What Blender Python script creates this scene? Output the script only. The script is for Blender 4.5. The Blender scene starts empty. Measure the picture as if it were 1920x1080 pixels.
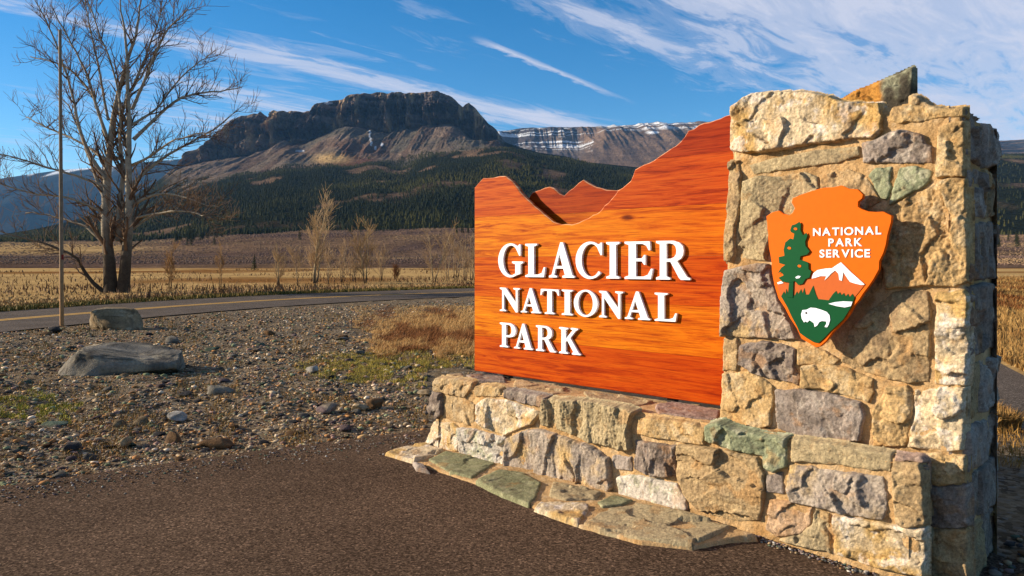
import bpy, math, random
import numpy as np
from mathutils import Vector, Matrix, Euler

random.seed(7); rng = np.random.default_rng(7)
SC = bpy.context.scene; COL = SC.collection
R = math.radians
F = 1400.0; CX = 960.0; HY = 490.0; EYE = 1.6          # focal length and horizon of the photograph (1920 px wide)

# ------------------------------------------------------------------ camera
cam = bpy.data.cameras.new('camera'); co = bpy.data.objects.new('camera', cam); COL.objects.link(co)
co.location = (0, 0, EYE); co.rotation_euler = (R(90), 0, 0)
cam.sensor_width = 36; cam.lens = 36 * F / 1920; cam.shift_y = (HY - 540) / 1920
cam.clip_start = 0.05; cam.clip_end = 60000
SC.camera = co

# ------------------------------------------------------------------ sun and sky
SUN_EL, SUN_AZ = 18.5, 4.0                              # sun low on the left, a touch ahead of the camera
SUNV = Vector((-math.cos(R(SUN_AZ)) * math.cos(R(SUN_EL)), math.sin(R(SUN_AZ)) * math.cos(R(SUN_EL)), math.sin(R(SUN_EL))))
sl = bpy.data.lights.new('sun', 'SUN'); sl.energy = 5.0; sl.angle = R(0.5); sl.color = (1.0, 0.88, 0.69)
so = bpy.data.objects.new('sun', sl); COL.objects.link(so)
so.rotation_euler = SUNV.to_track_quat('Z', 'Y').to_euler(); so.location = (-40, 5, 30)

def nd(nt, t, **kw):
    n = nt.nodes.new(t)
    for k, v in kw.items():
        if k.startswith('i_'):
            k2 = k[2:]; n.inputs[int(k2) if k2.isdigit() else k2.replace('_', ' ')].default_value = v
        else: setattr(n, k, v)
    return n
def ramp(nt, stops, fac=None, interp='LINEAR'):
    n = nt.nodes.new('ShaderNodeValToRGB'); n.color_ramp.interpolation = interp
    e = n.color_ramp.elements
    while len(e) < len(stops): e.new(0.5)
    for el, (p, c) in zip(e, stops):
        el.position = p; el.color = (c, c, c, 1) if isinstance(c, (int, float)) else (*c, 1)
    if fac is not None: nt.links.new(fac, n.inputs[0])
    return n
def mth(nt, op, a, b=None, clamp=False):
    n = nt.nodes.new('ShaderNodeMath'); n.operation = op; n.use_clamp = clamp
    for i, v in enumerate((a, b)):
        if v is None: continue
        if isinstance(v, (int, float)): n.inputs[i].default_value = v
        else: nt.links.new(v, n.inputs[i])
    return n.outputs[0]

W = bpy.data.worlds.new('World'); SC.world = W; W.use_nodes = True
nt = W.node_tree; nt.nodes.clear(); L = nt.links
sky = nd(nt, 'ShaderNodeTexSky', sky_type='NISHITA', sun_disc=False)
sky.sun_elevation = R(SUN_EL); sky.sun_rotation = R(-90 + SUN_AZ); sky.altitude = 1400; sky.air_density = 1.0; sky.dust_density = 0.15; sky.ozone_density = 2.2
hsv = nd(nt, 'ShaderNodeHueSaturation', i_Saturation=1.4, i_Value=1.34); L.new(sky.outputs[0], hsv.inputs['Color'])
tc = nd(nt, 'ShaderNodeTexCoord'); sp = nd(nt, 'ShaderNodeSeparateXYZ'); L.new(tc.outputs['Generated'], sp.inputs[0])
dz = mth(nt, 'MAXIMUM', sp.outputs[2], 0.02)
cx = mth(nt, 'DIVIDE', sp.outputs[0], dz); cy = mth(nt, 'DIVIDE', sp.outputs[1], dz)      # a flat cirrus deck seen from below
def lin(a, b): return mth(nt, 'ADD', mth(nt, 'MULTIPLY', cx, a), mth(nt, 'MULTIPLY', cy, b))
ka = lin(0.66, 0.75); kb = lin(0.75, -0.66)              # along and across the streaks
def cvec(fa, fb, w=0.0):
    c = nd(nt, 'ShaderNodeCombineXYZ', i_Z=w); L.new(mth(nt, 'MULTIPLY', ka, fa), c.inputs[0]); L.new(mth(nt, 'MULTIPLY', kb, fb), c.inputs[1]); return c.outputs[0]
def noise(vec, scale, detail=6, rough=0.6, dist=0.0):
    n = nd(nt, 'ShaderNodeTexNoise', i_Scale=scale, i_Detail=detail, i_Roughness=rough, i_Distortion=dist); L.new(vec, n.inputs['Vector']); return n.outputs[0]
warp = noise(cvec(0.5, 0.9, 3.1), 1.0, 3, 0.5)
fine = noise(cvec(0.9, 3.2, 0.4), 1.6, 9, 0.68, 0.6)
broad = noise(cvec(0.45, 0.8, 7.7), 1.0, 4, 0.55, 0.3)
kw = mth(nt, 'ADD', kb, mth(nt, 'MULTIPLY', mth(nt, 'SUBTRACT', warp, 0.5), 0.42))
kn = mth(nt, 'ADD', mth(nt, 'MULTIPLY', kw, 1 / 8.0), 0.75)      # kb -6..2 -> 0..1
def kp(k): return (k + 6) / 8
base = ramp(nt, [(0, .30), (kp(-5.2), .46), (kp(-4.6), .40), (kp(-4.1), .52), (kp(-3.75), .32), (kp(-3.50), .40), (kp(-3.40), .84), (kp(-3.26), .72), (kp(-3.05), .34), (kp(-2.5), .16),
                 (kp(-2.1), .22), (kp(-1.9), .42), (kp(-1.76), .58), (kp(-1.66), .40), (kp(-1.54), .56), (kp(-1.2), .74), (kp(-.5), .80), (kp(-.1), .6), (kp(.5), .34), (1, .25)], kn)
d0 = mth(nt, 'ADD', base.outputs[0], mth(nt, 'MULTIPLY', mth(nt, 'SUBTRACT', fine, 0.5), 1.5))
d0 = mth(nt, 'ADD', d0, mth(nt, 'MULTIPLY', mth(nt, 'SUBTRACT', broad, 0.5), 0.75))
sk1 = ramp(nt, [(0.24, 1.0), (0.34, 0.0)], mth(nt, 'MULTIPLY', ka, 0.2)); sk2 = ramp(nt, [(kp(-3.0), 1.0), (kp(-2.7), 0.0)], kn)
d0 = mth(nt, 'SUBTRACT', d0, mth(nt, 'MULTIPLY', mth(nt, 'MULTIPLY', sk1.outputs[0], sk2.outputs[0]), 0.34))
dens = ramp(nt, [(0.30, 0.0), (0.48, .22), (0.68, .72), (0.95, .97)], d0, 'EASE')
# the thin contrail
cn = noise(cvec(3.0, 6.0, 1.0), 2.0, 5, 0.6)
kc = mth(nt, 'ADD', mth(nt, 'ADD', kb, mth(nt, 'MULTIPLY', ka, 0.132)), mth(nt, 'MULTIPLY', mth(nt, 'SUBTRACT', cn, 0.5), 0.10))
dc = mth(nt, 'ABSOLUTE', mth(nt, 'ADD', kc, 2.01))
line = mth(nt, 'SUBTRACT', 1.0, mth(nt, 'DIVIDE', dc, mth(nt, 'MULTIPLY', mth(nt, 'SUBTRACT', cn, 0.22), 0.15)), True)
ends = ramp(nt, [(0.0, 0), (0.30, 0), (0.33, .9), (0.43, .75), (0.475, 0.3), (.52, 0), (1, 0)], mth(nt, 'MULTIPLY', ka, 0.1 * 0.75 / 0.59))
line = mth(nt, 'MULTIPLY', line, ends.outputs[0])
dens2 = mth(nt, 'MAXIMUM', dens.outputs[0], line)
fade = ramp(nt, [(0.0, 0.35), (0.05, 0.7), (0.14, 1.0)], sp.outputs[2])
dens2 = mth(nt, 'MULTIPLY', mth(nt, 'MULTIPLY', dens2, fade.outputs[0]), 0.93)
cm = nd(nt, 'ShaderNodeMix', data_type='RGBA'); L.new(dens2, cm.inputs[0]); L.new(hsv.outputs[0], cm.inputs[6]); cm.inputs[7].default_value = (5.5, 5.7, 6.8, 1)
bg = nd(nt, 'ShaderNodeBackground', i_Strength=0.066); L.new(cm.outputs[2], bg.inputs[0])
wo = nd(nt, 'ShaderNodeOutputWorld'); L.new(bg.outputs[0], wo.inputs[0])

# ------------------------------------------------------------------ exposure
SC.view_settings.view_transform = 'Standard'; SC.view_settings.look = 'None'; SC.view_settings.gamma = 1.0
SC.view_settings.use_curve_mapping = False; SC.view_settings.exposure = 0.9
SC.render.engine = 'CYCLES'; SC.cycles.max_bounces = 5; SC.cycles.diffuse_bounces = 3; SC.cycles.use_denoising = True
SC.cycles.volume_bounces = 0

# ------------------------------------------------------------------ helpers
def lin1(c): c /= 255.0; return c / 12.92 if c <= 0.04045 else ((c + 0.055) / 1.055) ** 2.4
def srgb(*c): return np.array([lin1(v) for v in c])
def _hash(ix, iy, iz, seed):
    h = (ix * 374761393 + iy * 668265263 + iz * 2147483647 + seed * 144665) & 0xFFFFFFFF
    h = ((h ^ (h >> 13)) * 1274126177) & 0xFFFFFFFF
    return ((h ^ (h >> 16)) & 0xFFFF) / 65535.0
def vnoise(p, seed=0):
    p = np.asarray(p, float); i = np.floor(p).astype(np.int64); f = p - i; f = f * f * (3 - 2 * f)
    out = 0
    for a in (0, 1):
        for b in (0, 1):
            for c in (0, 1):
                w = (f[..., 0] if a else 1 - f[..., 0]) * (f[..., 1] if b else 1 - f[..., 1]) * (f[..., 2] if c else 1 - f[..., 2])
                out = out + w * _hash(i[..., 0] + a, i[..., 1] + b, i[..., 2] + c, seed)
    return out * 2 - 1
def fbm(p, octv=4, seed=0, gain=0.5, ridged=False):
    p = np.asarray(p, float); s = 0; a = 1; t = 0
    for o in range(octv):
        n = vnoise(p * (2.03 ** o) + 17.3 * o, seed + o)
        if ridged: n = 1 - 2 * np.abs(n)
        s = s + a * n; t += a; a *= gain
    return s / t
def sstep(a, b, x): t = np.clip((x - a) / (b - a), 0, 1); return t * t * (3 - 2 * t)
def mixc(a, b, t): return np.asarray(a) * (1 - t[..., None]) + np.asarray(b) * t[..., None]

def mesh_np(name, v, quads=None, tris=None, col=None, smooth=True):
    me = bpy.data.meshes.new(name); v = np.ascontiguousarray(v, dtype=np.float32)
    nq = 0 if quads is None else len(quads); ntr = 0 if tris is None else len(tris)
    loops = np.concatenate([np.asarray(quads).ravel() if nq else np.zeros(0, int), np.asarray(tris).ravel() if ntr else np.zeros(0, int)]).astype(np.int32)
    starts = np.concatenate([np.arange(nq) * 4, nq * 4 + np.arange(ntr) * 3]).astype(np.int32)
    me.vertices.add(len(v)); me.vertices.foreach_set('co', v.ravel())
    me.loops.add(len(loops)); me.loops.foreach_set('vertex_index', loops)
    me.polygons.add(nq + ntr); me.polygons.foreach_set('loop_start', starts)
    me.update(calc_edges=True); me.validate()
    if smooth: me.polygons.foreach_set('use_smooth', np.ones(len(me.polygons), bool))
    if col is not None: set_col(me, col)
    return me
def set_col(me, col):
    col = np.asarray(col, float)
    if col.ndim == 1: col = np.tile(col, (len(me.vertices), 1))
    a = me.color_attributes.new('col', 'FLOAT_COLOR', 'POINT')
    c4 = np.ones((len(me.vertices), 4), np.float32); c4[:, :3] = np.clip(col, 0, 1); a.data.foreach_set('color', c4.ravel())
def wloc(o):
    l = Vector((0, 0, 0))
    while o is not None: l += o.location; o = o.parent
    return l
def link(name, me, mat=None, parent=None, world=True):
    """link a mesh whose vertices are in world space; a child's vertices are moved into its parent's frame"""
    if mat is not None: me.materials.append(mat)
    o = bpy.data.objects.new(name, me)
    if parent is not None:
        o.parent = parent
        if world: me.transform(Matrix.Translation(-wloc(parent)))
    COL.objects.link(o); return o
def tag(o, label=None, cat=None, group=None, kind=None):
    if label: o['label'] = label
    if cat: o['category'] = cat
    if group: o['group'] = group
    if kind: o['kind'] = kind
    return o
def thing(name, loc, label, cat, group=None):
    o = bpy.data.objects.new(name, None); o.location = loc; o.empty_display_size = 0.2; COL.objects.link(o)
    return tag(o, label, cat, group)
def copy_tree(o, parent=None):
    c = o.copy(); COL.objects.link(c)
    if parent is not None: c.parent = parent; c.matrix_parent_inverse = o.matrix_parent_inverse.copy()
    for ch in o.children: copy_tree(ch, c)
    return c
def px_ground(x, y, z=0.0):
    Y = (EYE - z) * F / (y - HY); return np.array([(x - CX) / F * Y, Y, z])
def px_at(x, y, Y): return np.array([(x - CX) / F * Y, Y, EYE - (y - HY) / F * Y])

# ------------------------------------------------------------------ materials
def mat_new(name):
    m = bpy.data.materials.new(name); m.use_nodes = True; t = m.node_tree; b = t.nodes['Principled BSDF']; return m, t, b
def tex_noise(t, vec, scale, detail=5, rough=0.6, dist=0.0):
    n = nd(t, 'ShaderNodeTexNoise', i_Scale=scale, i_Detail=detail, i_Roughness=rough, i_Distortion=dist); t.links.new(vec, n.inputs['Vector']); return n.outputs[0]
def vcol_mat(name, rough=0.9, var=((8, .35), (60, .35)), bump=((60, .5, .004),), coat=0.0, spec=0.3, trans=None, coords='Object'):
    m, t, b = mat_new(name); tcn = nd(t, 'ShaderNodeTexCoord'); vec = tcn.outputs[coords]
    at = nd(t, 'ShaderNodeAttribute', attribute_name='col'); c = at.outputs['Color']
    for sc, amt in var:
        n = tex_noise(t, vec, sc, 6, 0.65); r = ramp(t, [(0.3, 1 - amt), (0.7, 1 + amt)], n)
        mx = nd(t, 'ShaderNodeMix', data_type='RGBA', blend_type='MULTIPLY'); mx.inputs[0].default_value = 1; t.links.new(c, mx.inputs[6]); t.links.new(r.outputs[0], mx.inputs[7]); c = mx.outputs[2]
    t.links.new(c, b.inputs['Base Color']); b.inputs['Roughness'].default_value = rough; b.inputs['Specular IOR Level'].default_value = spec
    b.inputs['Coat Weight'].default_value = coat; b.inputs['Coat Roughness'].default_value = 0.15
    nrm = None
    for sc, st, dist in bump:
        n = tex_noise(t, vec, sc, 7, 0.62); bp = nd(t, 'ShaderNodeBump', i_Strength=st, i_Distance=dist); t.links.new(n, bp.inputs['Height'])
        if nrm is not None: t.links.new(nrm, bp.inputs['Normal'])
        nrm = bp.outputs[0]
    if nrm is not None: t.links.new(nrm, b.inputs['Normal'])
    return m
M_STONE = vcol_mat('stone', 0.92, ((14, .2), (70, .38), (260, .3)), ((38, .8, .010), (130, .9, .005), (400, .5, .0015)), spec=0.1)
M_MORTAR = vcol_mat('mortar', 0.95, ((9, .2), (120, .3)), ((60, 1., .010), (220, .9, .004)), spec=0.08)
M_ROCK = vcol_mat('rock', 0.93, ((3, .25), (25, .3)), ((22, .8, .02), (90, .8, .008)), spec=0.04)
M_PAINT = vcol_mat('paint', 0.6, ((30, .05),), ((300, .15, .001),), spec=0.12)
M_GRAVEL = vcol_mat('gravel', 1.0, (), (), spec=0.03)
M_BARK = vcol_mat('bark', 0.95, ((4, .3), (30, .35)), ((25, .8, .02),), spec=0.1)
M_TWIG = vcol_mat('twig', 0.95, ((3, .2),), (), spec=0.1)
M_LEAF = vcol_mat('grass_blade', 0.8, (), (), spec=0.15)
M_NEEDLE = vcol_mat('conifer', 0.95, (), (), spec=0.05)
M_MOUNT = vcol_mat('mountain_rock', 1.0, ((.012, .3), (.05, .3)), ((.03, 1.0, 30), (.11, 1.0, 11)), spec=0.0)
M_HILL = vcol_mat('hillside_brush', 1.0, ((.01, .2), (.06, .3)), ((.08, .8, 3),), spec=0.0)
M_FIELD = vcol_mat('dry_field', 1.0, ((.12, .22), (1.1, .3), (9, .3)), ((6, .8, .08), (25, .5, .03)), spec=0.0)
M_POLE = vcol_mat('weathered_wood', 0.8, ((12, .25),), ((40, .4, .003),), spec=0.2)

def mat_asphalt(name, c1, c2, grain):
    m, t, b = mat_new(name); v = nd(t, 'ShaderNodeTexCoord').outputs['Object']
    n1 = tex_noise(t, v, 75, 5, 0.8); n2 = tex_noise(t, v, 0.8, 5, 0.6); n3 = tex_noise(t, v, 420, 2, 0.6)
    r = ramp(t, [(0.36, c1), (0.56, c2), (0.70, [min(1, x * 2.2) for x in c2])], n1)
    vo = nd(t, 'ShaderNodeTexVoronoi', i_Scale=85.0); t.links.new(v, vo.inputs['Vector']); sc_ = nd(t, 'ShaderNodeSeparateColor'); t.links.new(vo.outputs['Color'], sc_.inputs[0])
    ra = ramp(t, [(0.0, 0.45), (0.5, 0.9), (0.85, 1.25), (1.0, 2.1)], sc_.outputs[0]); ma = nd(t, 'ShaderNodeMix', data_type='RGBA', blend_type='MULTIPLY'); ma.inputs[0].default_value = 1; t.links.new(r.outputs[0], ma.inputs[6]); t.links.new(ra.outputs[0], ma.inputs[7]); r = ma
    r2 = ramp(t, [(0.3, 0.78), (0.7, 1.2)], n2)
    mx = nd(t, 'ShaderNodeMix', data_type='RGBA', blend_type='MULTIPLY'); mx.inputs[0].default_value = 1
    t.links.new(r.outputs[2], mx.inputs[6]); t.links.new(r2.outputs[0], mx.inputs[7]); t.links.new(mx.outputs[2], b.inputs['Base Color'])
    b.inputs['Roughness'].default_value = 1.0; b.inputs['Specular IOR Level'].default_value = 0.02
    h = mth(t, 'ADD', n1, mth(t, 'MULTIPLY', sc_.outputs[0], 0.5)); bp = nd(t, 'ShaderNodeBump', i_Strength=0.9, i_Distance=grain); t.links.new(h, bp.inputs['Height']); t.links.new(bp.outputs[0], b.inputs['Normal'])
    return m
M_LOT = mat_asphalt('lot_asphalt', (.050, .030, .019), (.140, .089, .057), .014)
M_ROAD = mat_asphalt('road_asphalt', (.084, .063, .048), (.128, .099, .078), .004)
def mat_ground():
    m, t, b = mat_new('gravel_ground'); v = nd(t, 'ShaderNodeTexCoord').outputs['Object']
    vo = nd(t, 'ShaderNodeTexVoronoi', i_Scale=26.0, i_Randomness=1.0); t.links.new(v, vo.inputs['Vector'])
    sepc = nd(t, 'ShaderNodeSeparateColor'); t.links.new(vo.outputs['Color'], sepc.inputs[0])
    st = ramp(t, [(0.0, (.06, .044, .03)), (0.3, (.16, .12, .08)), (0.6, (.26, .20, .135)), (0.85, (.17, .155, .13)), (1.0, (.42, .37, .29))], sepc.outputs[0], 'CONSTANT')
    n = tex_noise(t, v, 0.9, 6, 0.65); soil = ramp(t, [(0.3, (.085, .052, .026)), (0.55, (.18, .118, .062)), (0.75, (.27, .185, .10))], n)
    n2 = tex_noise(t, v, 3.5, 5, 0.7); msk = ramp(t, [(0.40, 0.25), (0.6, .9)], n2)
    mx = nd(t, 'ShaderNodeMix', data_type='RGBA'); t.links.new(msk.outputs[0], mx.inputs[0]); t.links.new(soil.outputs[0], mx.inputs[6]); t.links.new(st.outputs[0], mx.inputs[7])
    t.links.new(mx.outputs[2], b.inputs['Base Color']); b.inputs['Roughness'].default_value = 1.0; b.inputs['Specular IOR Level'].default_value = 0.02
    inv = mth(t, 'SUBTRACT', 1.0, vo.outputs['Distance']); hh = mth(t, 'ADD', mth(t, 'MULTIPLY', inv, msk.outputs[0]), tex_noise(t, v, 60, 4, 0.7))
    bp = nd(t, 'ShaderNodeBump', i_Strength=1.0, i_Distance=0.02); t.links.new(hh, bp.inputs['Height']); t.links.new(bp.outputs[0], b.inputs['Normal'])
    return m
M_GROUND = mat_ground()
def mat_line():
    m, t, b = mat_new('yellow_line_paint'); v = nd(t, 'ShaderNodeTexCoord').outputs['Object']
    r = ramp(t, [(0.35, (.30, .17, .04)), (0.5, (.60, .30, .02))], tex_noise(t, v, 20, 5, 0.7)); t.links.new(r.outputs[0], b.inputs['Base Color']); b.inputs['Roughness'].default_value = 0.8
    return m
M_LINE = mat_line()


# ------------------------------------------------------------------ the monument's frame: u along the wall, n towards the viewer
TH = math.atan2(1500.0, F)
U = np.array([math.sin(TH), -math.cos(TH), 0.0]); N = np.array([-math.cos(TH), -math.sin(TH), 0.0]); ZV = np.array([0, 0, 1.0])
P_STEP, P_PILLAR, P_SIGN = 4.23, 4.40, 4.685
def to_plane(x, y, p):
    dx = (x - CX) / F; t = -p / (N[0] * dx + N[1]); P = np.array([dx * t, t, EYE - (y - HY) / F * t])
    return P[:2] @ U[:2], P[2]
def plane_poly(pts, p): return np.array([to_plane(x, y, p) for x, y in pts])
def plane_pos(s, z, p, h=0.0):
    s = np.asarray(s, float); z = np.asarray(z, float); h = np.asarray(h, float)
    return s[..., None] * U + (h - p)[..., None] * N + z[..., None] * ZV
class Frame:                                             # any plane: origin, two axes, outward normal
    def __init__(s, o, a, b, n): s.o, s.a, s.b, s.n = [np.asarray(q, float) for q in (o, a, b, n)]
    def pos(s, x, y, h): return s.o + x[..., None] * s.a + y[..., None] * s.b + h[..., None] * s.n
FR_STEP = Frame(-P_STEP * N, U, ZV, N); FR_PIL = Frame(-P_PILLAR * N, U, ZV, N)
def poly_sd(px, py, poly):
    x = px.ravel(); y = py.ravel(); d = np.full(x.shape, 1e9); ins = np.zeros(x.shape, bool); n = len(poly)
    for i in range(n):
        ax, ay = poly[i]; bx, by = poly[(i + 1) % n]; ex, ey = bx - ax, by - ay; l2 = ex * ex + ey * ey + 1e-12
        t = np.clip(((x - ax) * ex + (y - ay) * ey) / l2, 0, 1); d = np.minimum(d, np.hypot(x - ax - t * ex, y - ay - t * ey))
        c = ((ay > y) != (by > y)); ins ^= c & (x < (bx - ax) * (y - ay) / np.where(by == ay, 1e-12, by - ay) + ax)
    return np.where(ins, d, -d).reshape(px.shape)

TONES = {'cream': [(222, 205, 165), (205, 172, 105), (240, 234, 215)], 'white': [(222, 218, 200), (200, 196, 180), (188, 194, 160)], 'tan': [(196, 168, 112), (178, 146, 88), (212, 192, 146)],
         'yellow': [(202, 166, 92), (184, 146, 74), (218, 198, 148)], 'grey': [(164, 158, 150), (120, 114, 110), (190, 184, 170)], 'dark': [(104, 98, 94), (80, 74, 74), (146, 138, 124)],
         'green': [(140, 164, 126), (106, 138, 104), (186, 196, 164)], 'olive': [(164, 158, 108), (140, 134, 88), (190, 178, 126)], 'sage': [(144, 150, 110), (130, 136, 98), (158, 160, 122)],
         'greycream': [(176, 168, 152), (204, 176, 116), (140, 134, 128)], 'brown': [(168, 142, 90), (134, 108, 68), (188, 166, 114)], 'pink': [(190, 148, 104), (204, 172, 136), (160, 126, 86)], 'purple': [(158, 134, 124), (140, 116, 112), (178, 158, 146)],
         'mortar': [(208, 176, 124), (192, 158, 106), (222, 196, 150)]}
ALB = 0.73
def tone_cols(P, tone, seed):
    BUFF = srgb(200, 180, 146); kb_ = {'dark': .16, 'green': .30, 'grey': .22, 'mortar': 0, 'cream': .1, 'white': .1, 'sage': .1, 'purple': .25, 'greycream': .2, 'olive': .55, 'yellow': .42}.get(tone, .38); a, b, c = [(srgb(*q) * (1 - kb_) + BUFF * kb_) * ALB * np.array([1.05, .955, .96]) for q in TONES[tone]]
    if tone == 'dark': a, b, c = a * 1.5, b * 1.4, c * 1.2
    n1 = fbm(P * 5.0, 4, seed); n2 = fbm(P * 17.0, 5, seed + 31, .65)
    col = mixc(a, b, sstep(-.05, .35, n1)); col = mixc(col, c, sstep(.02, .32, n2) * .8)
    n3 = fbm(P * 9.0 + 5, 4, seed + 51, .6); n5 = fbm(P * 34.0, 3, seed + 52)
    col = mixc(col, srgb(186, 128, 62) * ALB, sstep(.16, .38, n3) * .35); return mixc(col, srgb(96, 84, 70) * ALB, sstep(.24, .42, n5) * .42 * (tone != 'mortar'))
def stone_mesh(name, fr, poly, tone, h0=0.03, rough=0.012, res=0.007, seed=0, grain=None, edge=0.009, sink=0.05, tilt=(0, 0), wob=0.009, grow=0.0):
    poly = np.asarray(poly, float); lo = poly.min(0) - 0.02; hi = poly.max(0) + 0.02
    xs = np.arange(lo[0], hi[0] + res, res); ys = np.arange(lo[1], hi[1] + res, res)
    X, Y = np.meshgrid(xs, ys); P3 = np.stack([X, Y, np.full_like(X, seed * 3.7)], -1)
    sd = poly_sd(X, Y, poly) + grow + wob * fbm(P3 * 22, 3, seed)
    g = P3 * (np.array([9., 9., 1]) if grain is None else np.array([grain[0], grain[1], 1.0]))
    rg = fbm(g, 5, seed + 5, 0.55); rd = fbm(g * 1.7 + 9, 4, seed + 9, 0.55, True)
    k = sstep(-edge, edge, sd); cc = poly.mean(0)
    h = -sink + (h0 + sink) * k
    n4 = fbm(g * .6 + 3, 3, seed + 13) * 5; fl = np.floor(n4); ter = (fl + sstep(.30, .70, n4 - fl)) / 5
    hf = fbm(P3 * 75, 3, seed + 21, .6)
    fr_ = np.random.default_rng(seed + 900); area = (hi[0] - lo[0]) * (hi[1] - lo[1]); K = int(np.clip(3 + area * 110, 3, 16)); wxs = X + .02 * vnoise(P3 * 16, seed + 3) + .008 * vnoise(P3 * 60, seed + 5); wys = Y + .02 * vnoise(P3 * 16 + 7, seed + 4) + .008 * vnoise(P3 * 60 + 3, seed + 6)
    sx_ = fr_.uniform(lo[0], hi[0], K); sy_ = fr_.uniform(lo[1], hi[1], K); gsx = 1.0 if grain is None else float(np.clip(grain[0] / grain[1], .4, 2.5)) ** .5
    wt = np.exp(-(((wxs[..., None] - sx_) * gsx) ** 2 + ((wys[..., None] - sy_) / gsx) ** 2) / .00045 + 0.0 * sx_); dd_ = ((wxs[..., None] - sx_) * gsx) ** 2 + ((wys[..., None] - sy_) / gsx) ** 2; wt = np.exp(-(dd_ - dd_.min(-1, keepdims=True)) / .00022)
    pl_ = fr_.uniform(-1, 1, K) * rough * 1.0 + (X[..., None] - sx_) * fr_.uniform(-.16, .16, K) + (Y[..., None] - sy_) * fr_.uniform(-.16, .16, K); fac = (wt * pl_).sum(-1) / wt.sum(-1); fac = np.clip(fac, -.022, .026) * np.clip(rough / .012, .3, 1.2)
    h += k * (fac * (tone != 'mortar') + rough * (0.42 * rg + 0.25 * rd + .8 * ter + .34 * hf) + (X - cc[0]) * tilt[0] + (Y - cc[1]) * tilt[1]) - 0.006 * np.exp(-np.clip(sd, 0, 1) / 0.01) * k
    keep = sd > -edge * 1.15
    kq = keep[:-1, :-1] | keep[1:, :-1] | keep[:-1, 1:] | keep[1:, 1:]
    idx = np.arange(X.size).reshape(X.shape)
    q = np.stack([idx[:-1, :-1], idx[:-1, 1:], idx[1:, 1:], idx[1:, :-1]], -1)[kq]
    used = np.unique(q); rm = np.full(X.size, -1); rm[used] = np.arange(len(used))
    V = fr.pos(X.ravel()[used], Y.ravel()[used], h.ravel()[used])
    if np.dot(np.cross(fr.a, fr.b), fr.n) < 0: q = q[:, ::-1]
    return mesh_np(name, V, rm[q], None, tone_cols(V, tone, seed))
def prism(name, fr, poly, h_front, h_back, tone, seed=0):
    import bmesh
    bm = bmesh.new(); n = len(poly)
    P = np.asarray(poly, float)
    f = [bm.verts.new(fr.pos(P[i:i+1, 0], P[i:i+1, 1], np.array([h_front]))[0]) for i in range(n)]
    b = [bm.verts.new(fr.pos(P[i:i+1, 0], P[i:i+1, 1], np.array([h_back]))[0]) for i in range(n)]
    bm.faces.new(f); bm.faces.new(b[::-1])
    for i in range(n): bm.faces.new((f[i], b[i], b[(i + 1) % n], f[(i + 1) % n]))
    bmesh.ops.recalc_face_normals(bm, faces=bm.faces); bmesh.ops.triangulate(bm, faces=bm.faces)
    me = bpy.data.meshes.new(name); bm.to_mesh(me); bm.free()
    V = np.array([v.co for v in me.vertices]); set_col(me, tone_cols(V, tone, seed)); return me
def Z1(p): return [(1340 + .28125 * x, 150 + .28125 * y) for x, y in p]
def Z2(p): return [(1340 + .28125 * x, 440 + .28125 * y) for x, y in p]
def Z3(p): return [(780 + .28125 * x, 690 + .28125 * y) for x, y in p]
def Z4(p): return [(1200 + .28125 * x, 730 + .28125 * y) for x, y in p]
def Z5(p): return [(1340 + .361 * x, 690 + .361 * y) for x, y in p]
def Z6(p): return [(1420 + .3055 * x, 340 + .3055 * y) for x, y in p]

base_c = plane_pos(np.array(3.0), np.array(0.0), P_PILLAR + .4)
s_l, _ = to_plane(822, 712, P_STEP); s_r, _ = to_plane(1733, 862, P_STEP); s_pr, _ = to_plane(1809, 600, P_PILLAR); s_pl, _ = to_plane(1362, 600, P_PILLAR)
mon_loc = tuple(plane_pos(np.array((s_l + s_pr) / 2), np.array(0.0), P_PILLAR + .3))
MON = thing('stone_monument', mon_loc, 'rough stone wall and tall pillar of tan, grey and green blocks carrying the wooden sign', 'stone monument')

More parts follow.
